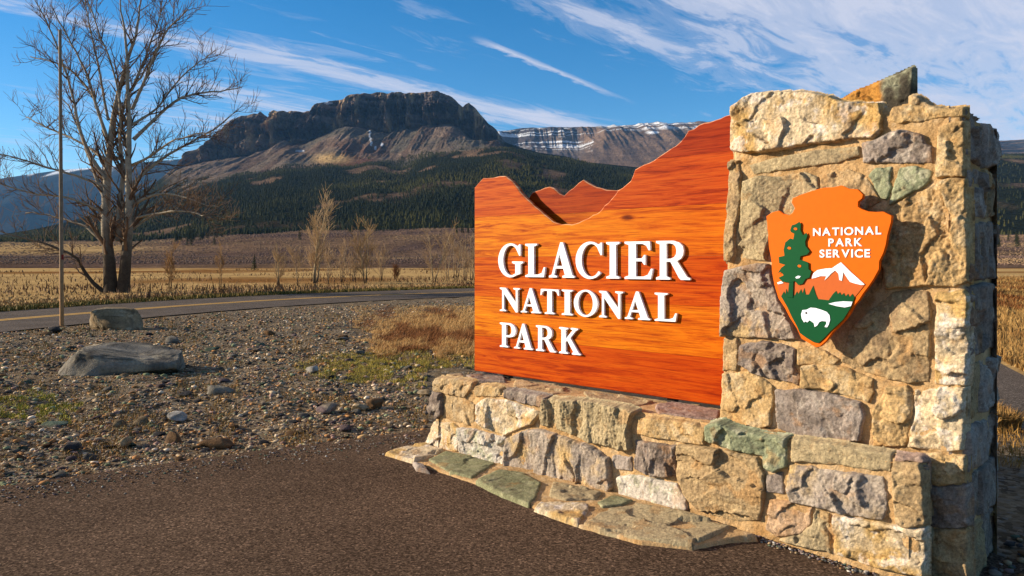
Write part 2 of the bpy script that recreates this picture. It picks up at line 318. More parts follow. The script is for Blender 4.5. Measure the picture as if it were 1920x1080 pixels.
# pillar: mortar core and traced face stones
pil_px = [(1357, 800), (1360, 700), (1360, 600), (1364, 490), (1368, 420), (1376, 300), (1378, 205), (1396, 190), (1480, 184), (1560, 190), (1640, 204), (1700, 206), (1803, 212), (1803, 330), (1808, 345), (1808, 1060)]
pil_poly = plane_poly(pil_px, P_PILLAR)
pil_poly = np.vstack([pil_poly[:-1], [[s_pr - .012, -.2], [pil_poly[0, 0], -.2]]])
PIL = link('pillar', prism('pillar', FR_PIL, pil_poly, -.035, -.68, 'mortar', 3), M_MORTAR, MON)
link('mortar_face', stone_mesh('mortar_face', FR_PIL, pil_poly, 'mortar', -.003, .011, .008, 77, sink=.03, grain=(26, 26), wob=.004), M_MORTAR, PIL)
pil = [
 ('cream', Z1([(118,250),(130,185),(200,130),(260,100),(380,82),(540,78),(640,95),(760,110),(850,150),(960,158),(1100,160),(1120,250),(1110,330),(1060,380),(930,385),(820,410),(640,420),(480,455),(320,480),(195,482),(120,465)]), .045, .014),
 ('olive', Z1([(235,570),(400,522),(520,500),(780,460),(960,448),(972,510),(820,548),(560,584),(420,604),(270,626)]), .014, .006),
 ('yellow', Z1([(1155,240),(1190,190),(1320,165),(1420,180),(1530,190),(1655,185),(1655,235),(1520,252),(1350,277),(1230,284),(1160,275)]), .02, .011),
 ('tan', Z1([(1300,180),(1305,110),(1340,112),(1425,160),(1450,185),(1400,195)]), -.02, .012),
 ('grey', Z1([(995,430),(1080,410),(1180,350),(1280,340),(1390,370),(1400,430),(1450,450),(1455,552),(1300,552),(1150,547),(1000,547)]), .03, .016),
 ('yellow', Z1([(1500,320),(1560,290),(1655,285),(1660,640),(1490,645),(1480,560),(1490,420)]), .026, .012),
 ('green', Z1([(1030,640),(1080,590),(1185,580),(1165,680),(1185,720),(1145,795),(1110,785)]), .014, .008),
 ('green', Z1([(1240,590),(1350,575),(1450,610),(1445,670),(1370,722),(1280,772),(1170,832),(1195,740)]), .012, .01),
 ('olive', [(1399,341),(1424,333),(1458,334),(1509,324),(1534,333),(1540,400),(1445,412),(1440,470),(1438,487),(1383,485),(1385,440),(1393,390)], .03, .014),
 ('tan', Z1([(705,640),(880,592),(1000,632),(1055,720),(1105,805),(1000,860),(720,860)]), .012, .01),
 ('brown', [(1366,303),(1386,302),(1390,330),(1391,365),(1385,400),(1378,440),(1380,475),(1375,490),(1360,488),(1361,440),(1364,410),(1367,350)], .035, .014),
 ('tan', [(1540,500),(1555,410),(1640,404),(1660,470),(1652,540),(1600,570),(1545,560)], .0, .008),
 ('yellow', [(1655,400),(1668,392),(1705,370),(1750,347),(1780,335),(1812,338),(1815,430),(1814,527),(1790,536),(1728,535),(1665,540),(1660,500)], .032, .024),
 ('greycream', Z2([(85,240),(240,205),(360,200),(380,300),(430,440),(520,600),(550,690),(440,692),(270,682),(62,672),(60,500),(62,350)]), .035, .02),
 ('dark', Z2([(180,735),(320,712),(440,727),(540,762),(530,880),(580,950),(560,1000),(480,972),(380,962),(250,912),(175,860)]), .03, .017),
 ('tan', Z2([(68,690),(150,692),(165,780),(150,900),(58,908)]), .018, .01),
 ('yellow', Z2([(555,745),(650,745),(740,775),(830,835),(800,868),(565,868)]), .012, .008),
 ('yellow', [(1506,687),(1560,683),(1600,695),(1636,712),(1640,735),(1630,752),(1590,742),(1540,728),(1506,724)], .03, .01),
 ('brown', Z2([(1190,390),(1300,360),(1420,380),(1440,500),(1430,980),(1280,982),(1100,942),(920,892),(850,840),(900,640),(1080,480)]), .024, .014),
 ('cream', Z2([(1490,390),(1660,370),(1692,420),(1684,620),(1692,780),(1672,1000),(1470,992),(1480,800),(1480,620)]), .03, .018),
 ('yellow', Z5([(42,30),(200,20),(300,90),(308,150),(290,292),(230,312),(60,282),(36,272)]), .02, .01),
 ('grey', Z5([(320,118),(450,112),(600,132),(760,182),(782,240),(752,372),(640,392),(500,372),(330,312)]), .036, .01),
 ('yellow', Z5([(822,220),(900,100),(1000,92),(1030,140),(1020,260),(990,400),(832,400)]), .024, .016),
 ('cream', Z5([(1045,120),(1170,97),(1292,112),(1290,420),(1190,428),(1012,402),(1040,260)]), .026, .018),
 ('yellow', [(1722,850),(1760,852),(1808,856),(1810,905),(1760,908),(1722,900)], .022, .014),
 ('dark', [(1722,910),(1812,912),(1814,985),(1765,990),(1722,980)], .024, .014),
 ('brown', [(1722,992),(1812,994),(1816,1080),(1722,1080)], .024, .014),
]
for i, (tone, px, h0, rg) in enumerate(pil):
    gr = (9, 9)
    if i == 12: gr = (14, 7)
    if i == 19: gr = (5, 20)
    if i == 0: gr = (16, 16)
    link('stone', stone_mesh('stone', FR_PIL, plane_poly(px, P_PILLAR), tone, h0 * .7 + .004, rg, .0055, 100 + i, grain=gr, grow=.009, tilt=(random.uniform(-.04, .04), random.uniform(-.03, .03))), M_STONE, PIL)
# peak slab standing on the pillar's back
sl_p = P_PILLAR + .28
FR_SLAB = Frame(-sl_p * N, U, ZV, N); FR_SLABB = Frame(-(sl_p + .07) * N, U, ZV, -N)
slab = plane_poly([(1570, 190), (1600, 172), (1640, 156), (1680, 138), (1710, 124), (1713, 130), (1711, 190), (1700, 240), (1600, 240)], sl_p)
m1 = stone_mesh('a', FR_SLAB, slab, 'brown', .0, .010, .0065, 201, edge=.008, sink=.035, wob=.004); m2 = stone_mesh('b', FR_SLABB, slab, 'brown', .0, .010, .0065, 202, edge=.008, sink=.035, wob=.004)
def join_meshes(name, meshes):
    v = []; q = []; tr = []; c = []; off = 0
    for m in meshes:
        n = len(m.vertices); a = np.empty(n * 3, np.float32); m.vertices.foreach_get('co', a); v.append(a.reshape(-1, 3))
        cc = np.empty(n * 4, np.float32); m.color_attributes['col'].data.foreach_get('color', cc); c.append(cc.reshape(-1, 4)[:, :3])
        for p in m.polygons: (q if p.loop_total == 4 else tr).append([i + off for i in p.vertices])
        off += n; bpy.data.meshes.remove(m)
    return mesh_np(name, np.vstack(v), np.array(q) if q else None, np.array(tr) if tr else None, np.vstack(c))
ms = join_meshes('peak_slab', [m1, m2]); Vs = np.empty(len(ms.vertices) * 3, np.float32); ms.vertices.foreach_get('co', Vs); Vs = Vs.reshape(-1, 3).astype(float)
sm = to_plane(1653, 180, sl_p)[0]; wv_ = sstep(-.02, .02, Vs @ U - sm + .05 * fbm(Vs * 9, 3, 5)); cs_ = mixc(mixc(srgb(196, 138, 66) * .76, srgb(160, 104, 46) * .76, sstep(-.2, .3, fbm(Vs * 14, 4, 6))), mixc(srgb(150, 146, 120) * .72, srgb(84, 76, 64) * .72, sstep(-.1, .3, fbm(Vs * 12, 4, 7))), wv_)
ca_ = ms.color_attributes['col']; c4_ = np.ones((len(Vs), 4), np.float32); c4_[:, :3] = cs_; ca_.data.foreach_set('color', c4_.ravel()); link('peak_slab', ms, M_STONE, PIL)

def courses(fr, x0, x1, z0, z1, parent, mat, seed, rows=(.18, .34), wid=(.22, .5), tones=('tan', 'brown', 'grey', 'dark', 'yellow', 'greycream', 'olive'), top=None, res=.012, h=(.015, .04)):
    r = random.Random(seed); z = z0; k = 0
    while z < z1 - .05:
        zh = min(r.uniform(*rows), z1 - z)
        if z1 - (z + zh) < .12: zh = z1 - z
        x = x0 - 0.0
        while x < x1 - .02:
            w = r.uniform(*wid)
            if x1 - (x + w) < .14: w = x1 - x
            g = .012; a, b, c, d = x + g * (x > x0), x + w - g * (x + w < x1 - .001), z + g, z + zh - g
            j = lambda s=.018: r.uniform(-s, s)
            e0 = 0 if x <= x0 else 1; e1 = 0 if x + w >= x1 - .001 else 1
            pl = [(a + e0 * j(), c + j()), ((a + b) / 2 + j(), c + j()), (b + e1 * j(), c + j()), (b + e1 * j(), (c + d) / 2 + j()), (b + e1 * j(), d + j()), ((a + b) / 2 + j(), d + j()), (a + e0 * j(), d + j()), (a + e0 * j(), (c + d) / 2 + j())]
            link('stone', stone_mesh('stone', fr, pl, r.choice(tones), r.uniform(*h), r.uniform(.008, .018), res, seed * 50 + k), mat, parent)
            x += w; k += 1
        z += zh
# right side of the pillar (seen, in shade), its back, and its left side above the wall
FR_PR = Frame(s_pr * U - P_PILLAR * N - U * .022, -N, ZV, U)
courses(FR_PR, .008, .735, -.1, 2.39, PIL, M_STONE, 11, rows=(.22, .42), wid=(.26, .5), tones=('dark', 'brown', 'dark', 'grey'), res=.009, h=(.018, .045))  # darker tones put extra shade into the stone colours of this side
FR_PB = Frame(-(P_PILLAR + .68) * N, -U, ZV, -N)
courses(FR_PB, -s_pr - .01, -s_pl, -.1, 2.36, PIL, M_STONE, 12, res=.02)
FR_PL = Frame(s_pl * U - P_PILLAR * N, N, ZV, -U)
courses(FR_PL, -.68, -.40, .6, 2.5, PIL, M_STONE, 13, res=.016, h=(.0, .02))

# low wall in front
step_px = [(824, 716), (1345, 797), (1732, 864)]
zt = .572
step_poly = np.array([[s_l + .01, zt], [s_r - .012, zt], [s_r - .012, -.2], [s_l - .10, -.2], [s_l - .075, 0.0]])
STEP = link('low_wall', prism('low_wall', FR_STEP, step_poly, -.035, -.95, 'mortar', 5), M_MORTAR, MON)
link('mortar_face', stone_mesh('mortar_face', FR_STEP, step_poly, 'mortar', -.002, .011, .008, 78, sink=.03, grain=(26, 26), wob=.005), M_MORTAR, STEP)
stp = [
 ('tan', Z3([(130,90),(150,68),(270,73),(380,98),(375,140),(330,195),(200,165),(132,150)]), .03, .01, None),
 ('yellow', Z3([(400,128),(500,118),(560,142),(570,180),(520,190),(400,185),(395,150)]), .016, .008, None),
 ('dark', Z3([(580,150),(700,160),(875,198),(840,252),(700,227),(600,197)]), .026, .012, None),
 ('dark', Z3([(98,200),(128,155),(180,170),(182,310),(150,335),(92,285)]), .05, .012, None),
 ('tan', Z3([(195,180),(330,202),(390,242),(390,350),(360,382),(190,335)]), .008, .006, None),
 ('cream', Z3([(430,230),(470,200),(600,215),(780,270),(832,300),(780,372),(690,402),(600,447),(470,402),(410,350)]), .04, .016, None),
 ('olive', Z3([(870,208),(950,208),(1150,224),(1400,264),(1462,288),(1425,400),(1442,540),(1370,545),(1260,502),(1180,492),(1100,452),(850,372),(842,330)]), .04, .024, (20, 6)),
 ('cream', Z3([(118,360),(250,365),(290,400),(290,552),(180,547),(68,512),(86,450)]), .024, .012, None),
 ('white', Z3([(302,400),(400,410),(540,450),(600,462),(590,652),(500,632),(302,567)]), .036, .016, (12, 18)),
 ('greycream', Z3([(615,470),(750,412),(830,412),(1000,462),(1180,522),(1290,602),(1312,790),(1290,832),(1140,792),(950,742),(800,692),(610,652)]), .036, .016, (14, 6)),
 ('grey', Z3([(1310,580),(1440,592),(1445,682),(1320,662)]), .012, .006, None),
 ('dark', Z3([(1470,482),(1740,522),(1737,722),(1580,712),(1475,662)]), .03, .020, (20, 8)),
 ('white', Z3([(1350,730),(1450,717),(1600,742),(1740,772),(1800,862),(1810,950),(1700,932),(1550,892),(1370,842)]), .024, .005, None),
 ('yellow', Z4([(-5,192),(150,200),(350,230),(445,272),(437,365),(330,354),(150,324),(-5,292)]), .03, .012, None),
 ('green', Z4([(462,240),(540,218),(640,262),(850,314),(977,326),(977,512),(900,547),(840,522),(830,437),(700,412),(560,372),(455,335)]), .05, .012, None),
 ('olive', Z4([(1020,336),(1200,354),(1480,402),(1670,434),(1672,542),(1450,522),(1250,492),(1020,472)]), .016, .006, None),
 ('brown', Z4([(260,370),(440,382),(640,422),(790,452),(830,562),(830,742),(800,872),(650,882),(450,832),(390,792),(300,682),(250,562)]), .036, .014, (5, 18)),
 ('grey', Z4([(850,572),(950,557),(960,692),(850,682)]), .012, .006, None),
 ('greycream', Z4([(1010,502),(1160,522),(1400,557),(1620,582),(1642,652),(1652,802),(1620,862),(1450,842),(1250,792),(1010,742),(985,662)]), .042, .018, None),
 ('brown', Z4([(1690,478),(1862,494),(1890,560),(1890,902),(1760,912),(1700,882)]), .024, .014, None),
 ('purple', Z4([(1708,446),(1860,462),(1890,484),(1700,474)]), .01, .005, None),
 ('pink', Z4([(870,732),(1050,762),(1150,792),(1140,902),(1060,962),(920,982),(850,932)]), .024, .012, None),
 ('olive', Z4([(1180,802),(1260,832),(1270,1090),(1200,1062),(940,1002),(1070,967),(1150,902)]), .02, .014, None),
 ('cream', Z4([(1302,842),(1500,872),(1890,934),(1895,1240),(1500,1160),(1310,1080)]), .032, .016, (5, 14)),
]
for i, (tone, px, h0, rg, gr) in enumerate(stp):
    link('stone', stone_mesh('stone', FR_STEP, plane_poly(px, P_STEP), tone, h0 * .7 + .004, rg, .0055, 300 + i, grain=gr, grow=.009, tilt=(random.uniform(-.03, .03), random.uniform(-.03, .03))), M_STONE, STEP)
# right end of the low wall, its left end and the ledge stones on top
FR_SE = Frame(s_r * U - P_STEP * N - U * .02, -N, ZV, U)
courses(FR_SE, .008, .17, -.1, .57, STEP, M_STONE, 14, rows=(.2, .3), res=.01, h=(.01, .03))
FR_SLE = Frame((s_l - .03) * U - P_STEP * N, N, ZV, -U)
courses(FR_SLE, -.93, .0, -.1, .56, STEP, M_STONE, 15, rows=(.2, .3), res=.014, h=(.0, .03))
FR_TOP = Frame((0, 0, zt + .002), (1, 0, 0), (0, 1, 0), (0, 0, 1))
def gp(pts, z): return np.array([px_ground(x, y, z)[:2] for x, y in pts])
corners = [plane_pos(np.array(s), np.array(zt), np.array(p)) for s, p in ((s_l + .0, P_STEP + .01), (s_r - .02, P_STEP + .01), (s_r - .02, P_STEP + .17), (s_pl, P_STEP + .17), (s_pl, P_STEP + .94), (s_l, P_STEP + .94))]
link('mortar_top', stone_mesh('mortar_top', FR_TOP, np.array([c[:2] for c in corners]), 'mortar', .004, .008, .016, 79, sink=.03, grain=(20, 20)), M_MORTAR, STEP)
ledge = [('purple', [(1226, 766), (1262, 757), (1352, 774), (1346, 791), (1300, 788), (1232, 781)], .022), ('olive', [(1092, 737), (1150, 741), (1228, 757), (1190, 766), (1100, 751)], .014),
         ('tan', [(965, 714), (1040, 722), (1086, 737), (1020, 743), (960, 730)], .014), ('dark', [(872, 706), (905, 700), (945, 708), (950, 720), (890, 719)], .022), ('tan', [(835, 704), (868, 702), (872, 712), (838, 709)], .016), ('yellow', [(1240, 752), (1330, 766), (1355, 772), (1300, 768)], .012)]
for i, (tone, px, h0) in enumerate(ledge):
    link('stone', stone_mesh('stone', FR_TOP, gp(px, zt), tone, h0, .006, .008, 400 + i), M_STONE, STEP)
# flagstone apron at the foot of the wall
zf = .012
FR_AP = Frame((0, 0, zf), (1, 0, 0), (0, 1, 0), (0, 0, 1))
ap_px = [(722, 852), (760, 838), (800, 832), (960, 868), (1140, 915), (1300, 965), (1420, 1003), (1370, 1010), (1300, 1028), (1200, 1018), (1090, 988), (1000, 950), (890, 905), (780, 868)]
APR = link('apron', stone_mesh('apron', FR_AP, gp(ap_px, zf), 'mortar', .006, .006, .009, 80, sink=.04, grain=(24, 24)), M_MORTAR, MON)
flags = [('cream', [(722, 852), (760, 838), (800, 834), (834, 848), (800, 862), (776, 868)]), ('grey', [(772, 868), (795, 874), (808, 887), (780, 881)]), ('sage', [(802, 865), (836, 848), (870, 855), (930, 872), (885, 900), (840, 888)]),
         ('sage', [(890, 905), (935, 883), (985, 890), (1016, 910), (1005, 940), (992, 950), (940, 930)]), ('olive', [(1035, 905), (1132, 926), (1120, 940), (1060, 942), (1028, 933)]), ('cream', [(1000, 956), (1012, 945), (1100, 945), (1106, 960), (1085, 986), (1060, 978)]),
         ('sage', [(1118, 946), (1150, 930), (1188, 942), (1170, 951), (1128, 956)]), ('olive', [(1092, 986), (1120, 966), (1190, 946), (1290, 968), (1372, 992), (1300, 1028), (1200, 1016), (1130, 1000)])]
for i, (tone, px) in enumerate(flags):
    link('flagstone', stone_mesh('flagstone', FR_AP, gp(px, zf), tone, .02, (.003 if tone == 'sage' else .008), .008, 430 + i, wob=.006), M_STONE, APR)

# ------------------------------------------------------------------ wooden sign
def mat_wood():
    m, t, b = mat_new('varnished_wood'); v = nd(t, 'ShaderNodeTexCoord').outputs['Generated']
    v = nd(t, 'ShaderNodeAttribute', attribute_name='grain').outputs['Vector']
    at = nd(t, 'ShaderNodeAttribute', attribute_name='col').outputs['Color']
    mp = nd(t, 'ShaderNodeMapping'); mp.inputs['Scale'].default_value = (0.65, 10, 1); t.links.new(v, mp.inputs[0])
    n1 = tex_noise(t, mp.outputs[0], 2.2, 8, 0.68, 1.4)
    mp2 = nd(t, 'ShaderNodeMapping'); mp2.inputs['Scale'].default_value = (1.5, 60, 1); t.links.new(v, mp2.inputs[0])
    n2 = tex_noise(t, mp2.outputs[0], 3.0, 5, 0.6, 0.4)
    r1 = ramp(t, [(0.30, (.40, .20, .16)), (0.42, (.78, .60, .55)), (0.50, (1.0, 1.0, 1.0)), (0.62, (1.08, 1.28, 1.4)), (0.76, (1.16, 1.8, 2.6))], n1)
    r2 = ramp(t, [(0.34, (.62, .50, .42)), (0.5, (1.0, 1.0, 1.0)), (0.7, (1.1, 1.2, 1.2))], n2); c = at
    ks_, kz_ = to_plane(1176, 408, P_SIGN); kk = [i_ for i_ in range(4)]
    vm = nd(t, 'ShaderNodeVectorMath', operation='SUBTRACT'); t.links.new(v, vm.inputs[0]); vm.inputs[1].default_value = (ks_ + 3 * 7.3, kz_, 3 * 3.1)
    vs_ = nd(t, 'ShaderNodeMapping'); vs_.inputs['Scale'].default_value = (14, 34, 9); t.links.new(vm.outputs[0], vs_.inputs[0]); vl = nd(t, 'ShaderNodeVectorMath', operation='LENGTH'); t.links.new(vs_.outputs[0], vl.inputs[0])
    r3 = ramp(t, [(0.0, (.22, .14, .12)), (0.45, (.4, .28, .25)), (0.75, (.85, .75, .7)), (1.0, (1, 1, 1))], mth(t, 'MULTIPLY', vl.outputs['Value'], mth(t, 'ADD', n1, 0.4)))
    for r in (r1, r2, r3):
        mx = nd(t, 'ShaderNodeMix', data_type='RGBA', blend_type='MULTIPLY'); mx.inputs[0].default_value = 1; t.links.new(c, mx.inputs[6]); t.links.new(r.outputs[0], mx.inputs[7]); c = mx.outputs[2]
    t.links.new(c, b.inputs['Base Color']); b.inputs['Roughness'].default_value = 0.5; b.inputs['Specular IOR Level'].default_value = 0.04; b.inputs['Coat Weight'].default_value = 0.02; b.inputs['Coat Roughness'].default_value = 0.2
    bp = nd(t, 'ShaderNodeBump', i_Strength=0.25, i_Distance=0.002); t.links.new(n2, bp.inputs['Height']); t.links.new(bp.outputs[0], b.inputs['Normal'])
    return m
M_WOOD = mat_wood()
import bmesh
def extrude_poly(bm, poly, place, t0, t1, bevel=0.0):
    if bevel > 0:
        P_ = np.array(poly); d1 = np.roll(P_, -1, 0) - P_; d1 /= np.linalg.norm(d1, axis=1)[:, None] + 1e-9; d0_ = np.roll(d1, 1, 0); nn_ = np.stack([-(d1 + d0_)[:, 1], (d1 + d0_)[:, 0]], -1); nn_ /= np.linalg.norm(nn_, axis=1)[:, None] + 1e-9
        ar = np.sum(P_[:, 0] * np.roll(P_[:, 1], -1) - np.roll(P_[:, 0], -1) * P_[:, 1]); In = P_ + nn_ * bevel * (1 if ar > 0 else -1); n = len(P_)
        f = [bm.verts.new(place(a_, b_, t1)) for a_, b_ in In]; m = [bm.verts.new(place(a_, b_, t1 - bevel * .9)) for a_, b_ in P_]; b = [bm.verts.new(place(a_, b_, t0)) for a_, b_ in P_]
        fs = [bm.faces.new(f), bm.faces.new(b[::-1])]
        for i in range(n): k = (i + 1) % n; fs += [bm.faces.new((f[i], m[i], m[k], f[k])), bm.faces.new((m[i], b[i], b[k], m[k]))]
        bmesh.ops.recalc_face_normals(bm, faces=fs); return fs
    f = [bm.verts.new(place(s, z, t1)) for s, z in poly]; b = [bm.verts.new(place(s, z, t0)) for s, z in poly]; n = len(poly)
    fs = [bm.faces.new(f), bm.faces.new(b[::-1])] + [bm.faces.new((f[i], b[i], b[(i + 1) % n], f[(i + 1) % n])) for i in range(n)]
    bmesh.ops.recalc_face_normals(bm, faces=fs); return fs
def pl_at(p): return lambda s, z, h: Vector(plane_pos(np.array(s), np.array(z), np.array(p), np.array(h)))
sg_loc = tuple(plane_pos(np.array(plane_poly([(1120, 720)], P_SIGN)[0][0]), np.array(.62), P_SIGN + .04))
SIGN = thing('wooden_sign', sg_loc, 'varnished orange wooden sign with a mountain outline and white raised words', 'sign')
front_px = [(889, 352), (905, 334), (925, 333), (947, 330), (960, 340), (970, 352), (985, 371), (1003, 388), (1020, 402), (1037, 416), (1052, 421), (1072, 421), (1095, 412), (1120, 400), (1140, 380), (1158, 357), (1182, 339), (1190, 318), (1225, 301), (1248, 285), (1275, 266), (1290, 245), (1320, 230), (1350, 222), (1376, 211), (1420, 185)]
def jagged(px, amp, seed, step=9):
    r_ = random.Random(seed); out = []
    for a_, b_ in zip(px[:-1], px[1:]):
        n_ = max(1, int(math.hypot(b_[0] - a_[0], b_[1] - a_[1]) / step))
        for q_ in range(n_): t_ = q_ / n_; out.append((a_[0] + (b_[0] - a_[0]) * t_ + (r_.uniform(-amp, amp) * .5 if q_ else 0), a_[1] + (b_[1] - a_[1]) * t_ + (r_.uniform(-amp, amp) if q_ else 0)))
    return out + [px[-1]]
fp = [tuple(q) for q in plane_poly(jagged(front_px, 1.6, 3), P_SIGN)]
s_end = to_plane(1440, 500, P_SIGN)[0]; z_bot = to_plane(889, 695, P_SIGN)[1]; s0 = to_plane(889, 500, P_SIGN)[0]
fp = fp[:-1] + [(s_end, fp[-1][1] + .02), (s_end, z_bot), (s0, z_bot)]
fp[0] = (s0, fp[0][1])
cuts = [to_plane(889, y, P_SIGN)[1] for y in (628, 555, 482, 408)]
ph = cuts[1] - cuts[0]; cuts += [cuts[3] + ph, cuts[3] + 2 * ph]
edges_z = [z_bot - .1] + cuts + [9]
WOODC = [(206, 78, 8), (229, 114, 12), (214, 88, 8), (230, 116, 14), (206, 82, 18), (174, 56, 14), (138, 36, 12)]
def grain_attr(me, poly_p, off):
    a = me.attributes.new('grain', 'FLOAT_VECTOR', 'POINT'); V = np.array([v.co for v in me.vertices]); g = np.zeros((len(V), 3), np.float32)
    g[:, 0] = V @ U + off * 7.3; g[:, 1] = V[:, 2]; g[:, 2] = off * 3.1; a.data.foreach_set('vector', g.ravel()); return V
def bisect_keep(bm, co_, no, outer):
    r = bmesh.ops.bisect_plane(bm, geom=bm.verts[:] + bm.edges[:] + bm.faces[:], dist=1e-6, plane_co=co_, plane_no=no, clear_outer=outer, clear_inner=not outer)
    eds = [e for e in bm.edges if e.is_boundary]
    if eds: bmesh.ops.triangle_fill(bm, use_beauty=True, edges=eds)
def planks(outline, p, t0, t1, parent, off0):
    for k in range(len(edges_z) - 1):
        bm = bmesh.new(); fs = extrude_poly(bm, outline, pl_at(p), t0, t1, .009); bmesh.ops.triangulate(bm, faces=bm.faces)
        if k > 0: bisect_keep(bm, Vector((0, 0, edges_z[k] + .0008)), Vector((0, 0, 1)), False)
        if k < len(edges_z) - 2 and bm.faces: bisect_keep(bm, Vector((0, 0, edges_z[k + 1] - .0008)), Vector((0, 0, 1)), True)
        if len(bm.faces) < 4: bm.free(); continue
        bmesh.ops.recalc_face_normals(bm, faces=bm.faces)
        for sv in np.arange(s0 + .07, s_end, .07):          # cuts across the plank so that its tone can vary along it
            bmesh.ops.bisect_plane(bm, geom=bm.verts[:] + bm.edges[:] + bm.faces[:], dist=1e-6, plane_co=Vector(U * sv), plane_no=Vector(U))
        bmesh.ops.triangulate(bm, faces=bm.faces)
        todo = set(bm.faces); isl = []
        while todo:
            st = [todo.pop()]; grp = list(st)
            while st:
                for e in st.pop().edges:
                    for f2 in e.link_faces:
                        if f2 in todo: todo.remove(f2); st.append(f2); grp.append(f2)
            isl.append(grp)
        for grp in isl:
          vi = {}; vv = []; ff = []
          for f_ in grp:
            ff.append([vi.setdefault(v_, len(vi)) for v_ in f_.verts])
          vv = [tuple(v_.co) for v_ in vi]
          me = bpy.data.meshes.new('plank'); me.from_pydata(vv, [], ff); me.update()
          V = grain_attr(me, p, off0 + k); base = srgb(*WOODC[min(k, 6)]); s = (V @ U - s0) / (s_end - s0)
          c = mixc(base * np.array([1.04, 1.25, 1.2]), base * np.array([.92, .82, .8]), np.clip(s + .25 * fbm(np.stack([s * 4, V[:, 2] * 2, s * 0 + k], -1), 2, 9), 0, 1))
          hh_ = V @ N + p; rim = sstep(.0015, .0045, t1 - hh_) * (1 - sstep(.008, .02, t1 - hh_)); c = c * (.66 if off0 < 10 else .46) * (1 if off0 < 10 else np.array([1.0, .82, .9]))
          c = mixc(c, srgb(238, 176, 132) * .8, rim * .85 * (V[:, 2] > z_bot + .1))  # sunlit edge highlight painted pale pink into the chamfer colour
          set_col(me, c); link('plank', me, M_WOOD, parent)
        bm.free()
FB = bpy.data.objects.new('front_board', None); COL.objects.link(FB); FB.parent = SIGN
BB = bpy.data.objects.new('back_board', None); COL.objects.link(BB); BB.parent = SIGN
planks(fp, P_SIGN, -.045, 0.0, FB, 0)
back_px = [(990, 372), (998, 360), (1012, 356), (1030, 350), (1038, 353), (1048, 363), (1057, 367), (1066, 358), (1075, 352), (1084, 343), (1093, 337), (1104, 344), (1118, 351), (1136, 356), (1155, 357), (1175, 350), (1200, 345), (1200, 450), (960, 450), (975, 385)]
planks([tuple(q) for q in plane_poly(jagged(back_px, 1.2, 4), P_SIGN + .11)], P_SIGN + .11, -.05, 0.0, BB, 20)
# two dark mounting bars that hold the boards off the ledge and tie them together
for sx in (s0 + .35, s_end - .75):
    bm = bmesh.new(); extrude_poly(bm, [(sx - .03, zt - .03), (sx + .03, zt - .03), (sx + .03, z_bot + .9), (sx - .03, z_bot + .9)], pl_at(P_SIGN), -.106, -.046)
    me = bpy.data.meshes.new('support'); bm.to_mesh(me); bm.free(); set_col(me, srgb(50, 42, 36)); link('support', me, M_POLE, SIGN)

